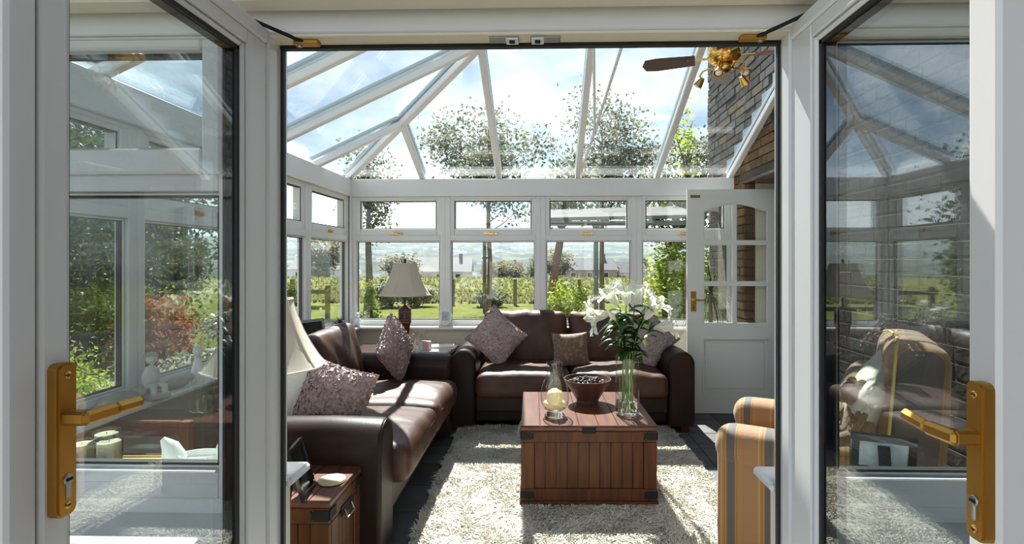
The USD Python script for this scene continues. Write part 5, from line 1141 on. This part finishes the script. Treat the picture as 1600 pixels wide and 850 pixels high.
obj('block', MB().tm(wrinkle(rbox(.16, .14, .36, .03, (6, 6, 8)), .02, 9, 2).apply_translation((0, 0, .18))), M['greyfig'], ps, smooth=40)
pd = thing('garden_stone', 'round grey boulder beside the lime bush outside the left windows', 'stone', (-3.15, 3.30, GZ), 10)
obj('boulder', MB().tm(wrinkle(trimesh.creation.icosphere(3, .24), .10, 5, 4).apply_translation((0, 0, .12))), M['render'], pd, smooth=40)

# field of tall grass between lawn and valley: countless, one instanced object
r = np.random.RandomState(4)
proto = '/World/meadow_grass/tufts/tuft'
tg = thing('meadow_grass', 'tall yellow green grass in the field beyond the lawn', 'grass', kind='stuff')
pi = UsdGeom.PointInstancer.Define(stage, tg + '/tufts')
obj('tuft', blades(14, .20, .026, 9, (.05, .8), 3, .3), M['blade'], tg + '/tufts')
n_ = 3600; yy = 17.6 + 26 * r.rand(n_) ** 1.5; xx = (r.rand(n_) * 1.05 - .62) * yy * 1.0
pi.CreatePrototypesRel().SetTargets([Sdf.Path(proto)]); pi.CreateProtoIndicesAttr(Vt.IntArray([0] * n_))
pi.CreatePositionsAttr(Vt.Vec3fArray.FromNumpy(np.stack([xx, yy, ground_z(xx, yy) - .02], 1).astype(np.float32)))
an = r.rand(n_) * 2 * PI; pi.CreateOrientationsAttr(Vt.QuathArray([Gf.Quath(float(math.cos(a / 2)), 0, 0, float(math.sin(a / 2))) for a in an]))
sc_ = .8 + .7 * r.rand(n_); pi.CreateScalesAttr(Vt.Vec3fArray.FromNumpy(np.repeat(sc_[:, None], 3, 1).astype(np.float32)))
# fence posts and a wire along the field edge
posts = [(452, 'first'), (535, 's'), (596, 's'), (707, 's'), (805, 's'), (905, 's'), (1000, 's')]
f0 = None
for px_, _ in posts:
    lp = (gx(px_, 17.0), 17.0, GZ)
    if f0 is None:
        f0 = thing('fence_post', 'weathered grey fence post at the edge of the field', 'fence post', lp, group='fence posts along the field'); obj('post', MB().box(-.055, .055, -.055, .055, -.05, .84, .01), M['fence'], f0); obj('wire_staple', MB().box(-.06, .06, -.062, -.055, .70, .715), M['wire'], f0)
    else: copy(f0, None, lp)
fw_ = thing('fence_wire', 'thin wires strung along the field fence', 'wire')
for zz in (.30, .62): obj('wire', MB().tube([(gx(400, 16.94), 16.94, zz), (gx(720, 16.94), 16.94, zz - .01), (gx(1040, 16.94), 16.94, zz)], .006, 5), M['wire'], fw_)
rl = thing('rail', 'dark wooden rail fence on the lawn beyond the left corner window', 'fence', (gx(480, 13.), 13., GZ))
for x in (-2.2, -.9, .45): obj('post', MB().box(x - .05, x + .05, -.05, .05, -.05, .82, .008), M['fence'], rl)
obj('rail', MB().box(-2.3, .55, -.07, -.05, .62, .72, .008), M['fence'], rl); obj('rail', MB().box(-2.3, .55, -.07, -.05, .22, .32, .008), M['fence'], rl)
stk = thing('tree_stake', 'dark wooden stake beside the tallest straight tree trunk', 'stake', (gx(757, 14.6), 14.6, GZ)); obj('stake', MB().tube([(0, 0, -.05), (0, 0, 1.95), (0, 0, 2.0)], [.05, .05, .035], 8), M['fence'], stk, smooth=40); obj('tie', MB().box(-.06, .14, -.06, -.05, 1.5, 1.54), M['dark'], stk)

# pergola with a grey canopy on the right
pg = thing('pergola', 'grey flat canopy pergola on posts outside the back windows on the right', 'pergola', (0, 0, GZ))
PYg = 7.6; X0, X1 = gx(856, PYg), gx(1100, PYg)
obj('canopy', MB().slab([(X0, PYg, 2.02), (X1, PYg, 2.06), (X1, PYg + 1.7, 2.36), (X0, PYg + 1.7, 2.30)], (0, 0, .05)), M['canopy'], pg)
obj('beam', MB().box(X0, X1, PYg - .03, PYg + .05, 1.955, 2.02, .006), M['greypost'], pg)
for x in (gx(878, PYg), gx(948, PYg), gx(1030, PYg)): obj('rafter', MB().bar((x, PYg, 1.99), (x + .1, PYg + 1.7, 2.27), .07, .07, c=.006), M['greypost'], pg)
obj('post', MB().tube([(gx(931, PYg), PYg, 0), (gx(931, PYg), PYg, 1.955)], .034, 12), M['greypost'], pg, smooth=40)
obj('post_cap', MB().lathe([(0, 1.90), (.036, 1.90), (.055, 1.94), (.055, 1.955), (0, 1.955)], 16, c=(gx(931, PYg), PYg, 0)), M['greypost'], pg, smooth=40)

# neighbour houses and hedgerow trees in the valley
def house(name, label, loc, rz, w, d, h, rh, wm, rm, group=None, detail=True):
    t = thing(name, label, 'house', loc, rz, group)
    obj('walls', MB().box(-w / 2, w / 2, -d / 2, d / 2, -1.5, h), M['house' + wm], t)
    V = [(-w / 2 - .3, -d / 2 - .3, h), (w / 2 + .3, -d / 2 - .3, h), (w / 2 + .3, d / 2 + .3, h), (-w / 2 - .3, d / 2 + .3, h), (-w / 2 - .3, 0, h + rh), (w / 2 + .3, 0, h + rh)]
    obj('roof', MB().add(V, [(0, 1, 5), (0, 5, 4), (1, 2, 5), (2, 3, 4), (2, 4, 5), (3, 0, 4), (0, 3, 2), (0, 2, 1)]), M['hroof' + rm], t)
    if detail:
        for x in (-w * .3, 0, w * .3):
            wn = obj('window', MB().box(x - .6, x + .6, -d / 2 - .05, -d / 2 + .02, h * .35, h * .8), M['porcelain'], t); obj('pane', MB().box(x - .5, x + .5, -d / 2 - .07, -d / 2 - .05, h * .38, h * .77), M['blackgloss'], wn)
        obj('chimney', MB().box(w * .3, w * .3 + .8, -.4, .4, h + rh * .5, h + rh + .9), M['hroofb'], t)
    return t
for lab, px_, y, w, d, h, rh, wm, rm, rz in (('grey roofed bungalow below the lilies window', 915, 118, 12, 8, 2.6, 2.6, 'c', 'a', 8), ('low white walled house with pale roof left of the far lamp', 500, 120, 12, 8, 2.8, 3.0, 'a', 'c', -6), ('broad cream roofed house just right of the far lamp', 688, 128, 15, 9, 2.6, 3.4, 'b', 'c', 5), ('brown roofed house behind the straight tree trunk', 785, 190, 14, 9, 4.5, 4.0, 'a', 'b', -8), ('grey roofed house at the foot of the hill on the right', 985, 170, 14, 9, 4.0, 3.5, 'b', 'a', 12)):
    x = gx(px_, y); house('house', lab, (x, y, float(ground_z(x, y))), rz, w, d, h, rh, wm, rm)
hp_ = []
for i, (w, d, h, rh, wm, rm) in enumerate(((12, 8, 5.5, 3.5, 'a', 'a'), (22, 9, 6, 3, 'a', 'c'), (10, 8, 5, 3.5, 'b', 'b'), (34, 14, 7, 2, 'a', 'c'), (11, 8, 5.5, 4, 'c', 'a'))):
    hp_.append((w, d, h, rh, wm, rm))
r = np.random.RandomState(19); made = {}; spots = []
kinds = ['pale gabled house with a grey roof in the distant hazy town', 'long white terrace in the distant hazy town', 'tan gabled house with a brown roof in the distant hazy town', 'big pale shed with a light roof in the distant hazy town', 'dark brown walled house in the distant hazy town']
grp = ['pale houses of the distant town', 'white terraces of the distant town', 'tan houses of the distant town', 'pale sheds of the distant town', 'dark houses of the distant town']
for i in range(250):
    y = 620 + 1750 * r.rand() ** 1.2; x = y * (-.56 + .86 * r.rand()); k = r.choice(5, p=[.33, .26, .15, .14, .12]); loc = (x, y, float(ground_z(x, y)) + .3); rz = r.uniform(-30, 30)
    if x > y * .02 and r.rand() < .55: continue
    if any((x - a) ** 2 + (y - b) ** 2 < (rr + (20, 22, 10, 24, 20)[k]) ** 2 for a, b, rr in spots): continue
    spots.append((x, y, (9, 14, 9, 20, 9)[k]))
    if k not in made: w, d, h, rh, wm, rm = hp_[k]; made[k] = house('town_house', kinds[k], loc, rz, w, d, h, rh, wm, rm, grp[k], False)
    else: copy(made[k], None, loc, rz)
# far trees: three kinds, copied
ft = [tree('far_tree', 'hazy round olive tree far down in the valley hedgerows', (gx(505, 95), 95, float(ground_z(gx(505, 95), 95))), 1.6, (0, 0, 4.3, 3.4, 3, 2.9), 1500, .34, 41, mat='leaf_f', r0=.22, puff=30, cl=.8, group='far trees'),]
r = np.random.RandomState(23); fts = [(gx(505, 95), 95)]
for i in range(64):
    y = r.choice([r.uniform(95, 150), r.uniform(150, 260), r.uniform(260, 600), r.uniform(260, 700)]); px_ = r.uniform(440, 1075)
    if any(abs(gx(px_, y) - gx(hp, hy_)) < 15 and abs(y - hy_) < 14 for hp, hy_ in ((915, 118), (500, 120), (688, 128), (785, 190), (985, 170))): continue
    if any(math.hypot(gx(px_, y) - a, y - b) < 8.5 + (3 if y > 200 else 0) for a, b in fts): continue
    fts.append((gx(px_, y), y))
    x = gx(px_, y); s_ = r.uniform(.55, 1.0) * (1 if y < 200 else 1.5); copy(ft[0], None if y > 150 else ('olive tree of the nearest valley hedgerow, ' + ('left of the far lamp' if px_ < 590 else 'between the far lamp and the straight trunk' if px_ < 760 else 'right of the straight trunk')), (x, y, float(ground_z(x, y)) - .3), r.uniform(0, 360), 'far trees' if y > 150 else 'trees of the nearest hedgerow', scale=(s_ * 1.15, s_ * 1.15, s_ * r.uniform(.7, 1.0)))
# haze over the valley
hz = usdkit.material(stage, L + 'valley_haze', {"v": ("principled_volume", {"color": (.72, .86, 1.0), "density": .00019, "anisotropy": .1})}, volume="v.volume")
tag(obj('haze', MB().box(-3300, 3300, 64, 4100, -80, 150), hz), 'bluish summer haze hanging over the valley and the town', 'haze', None, 'stuff')
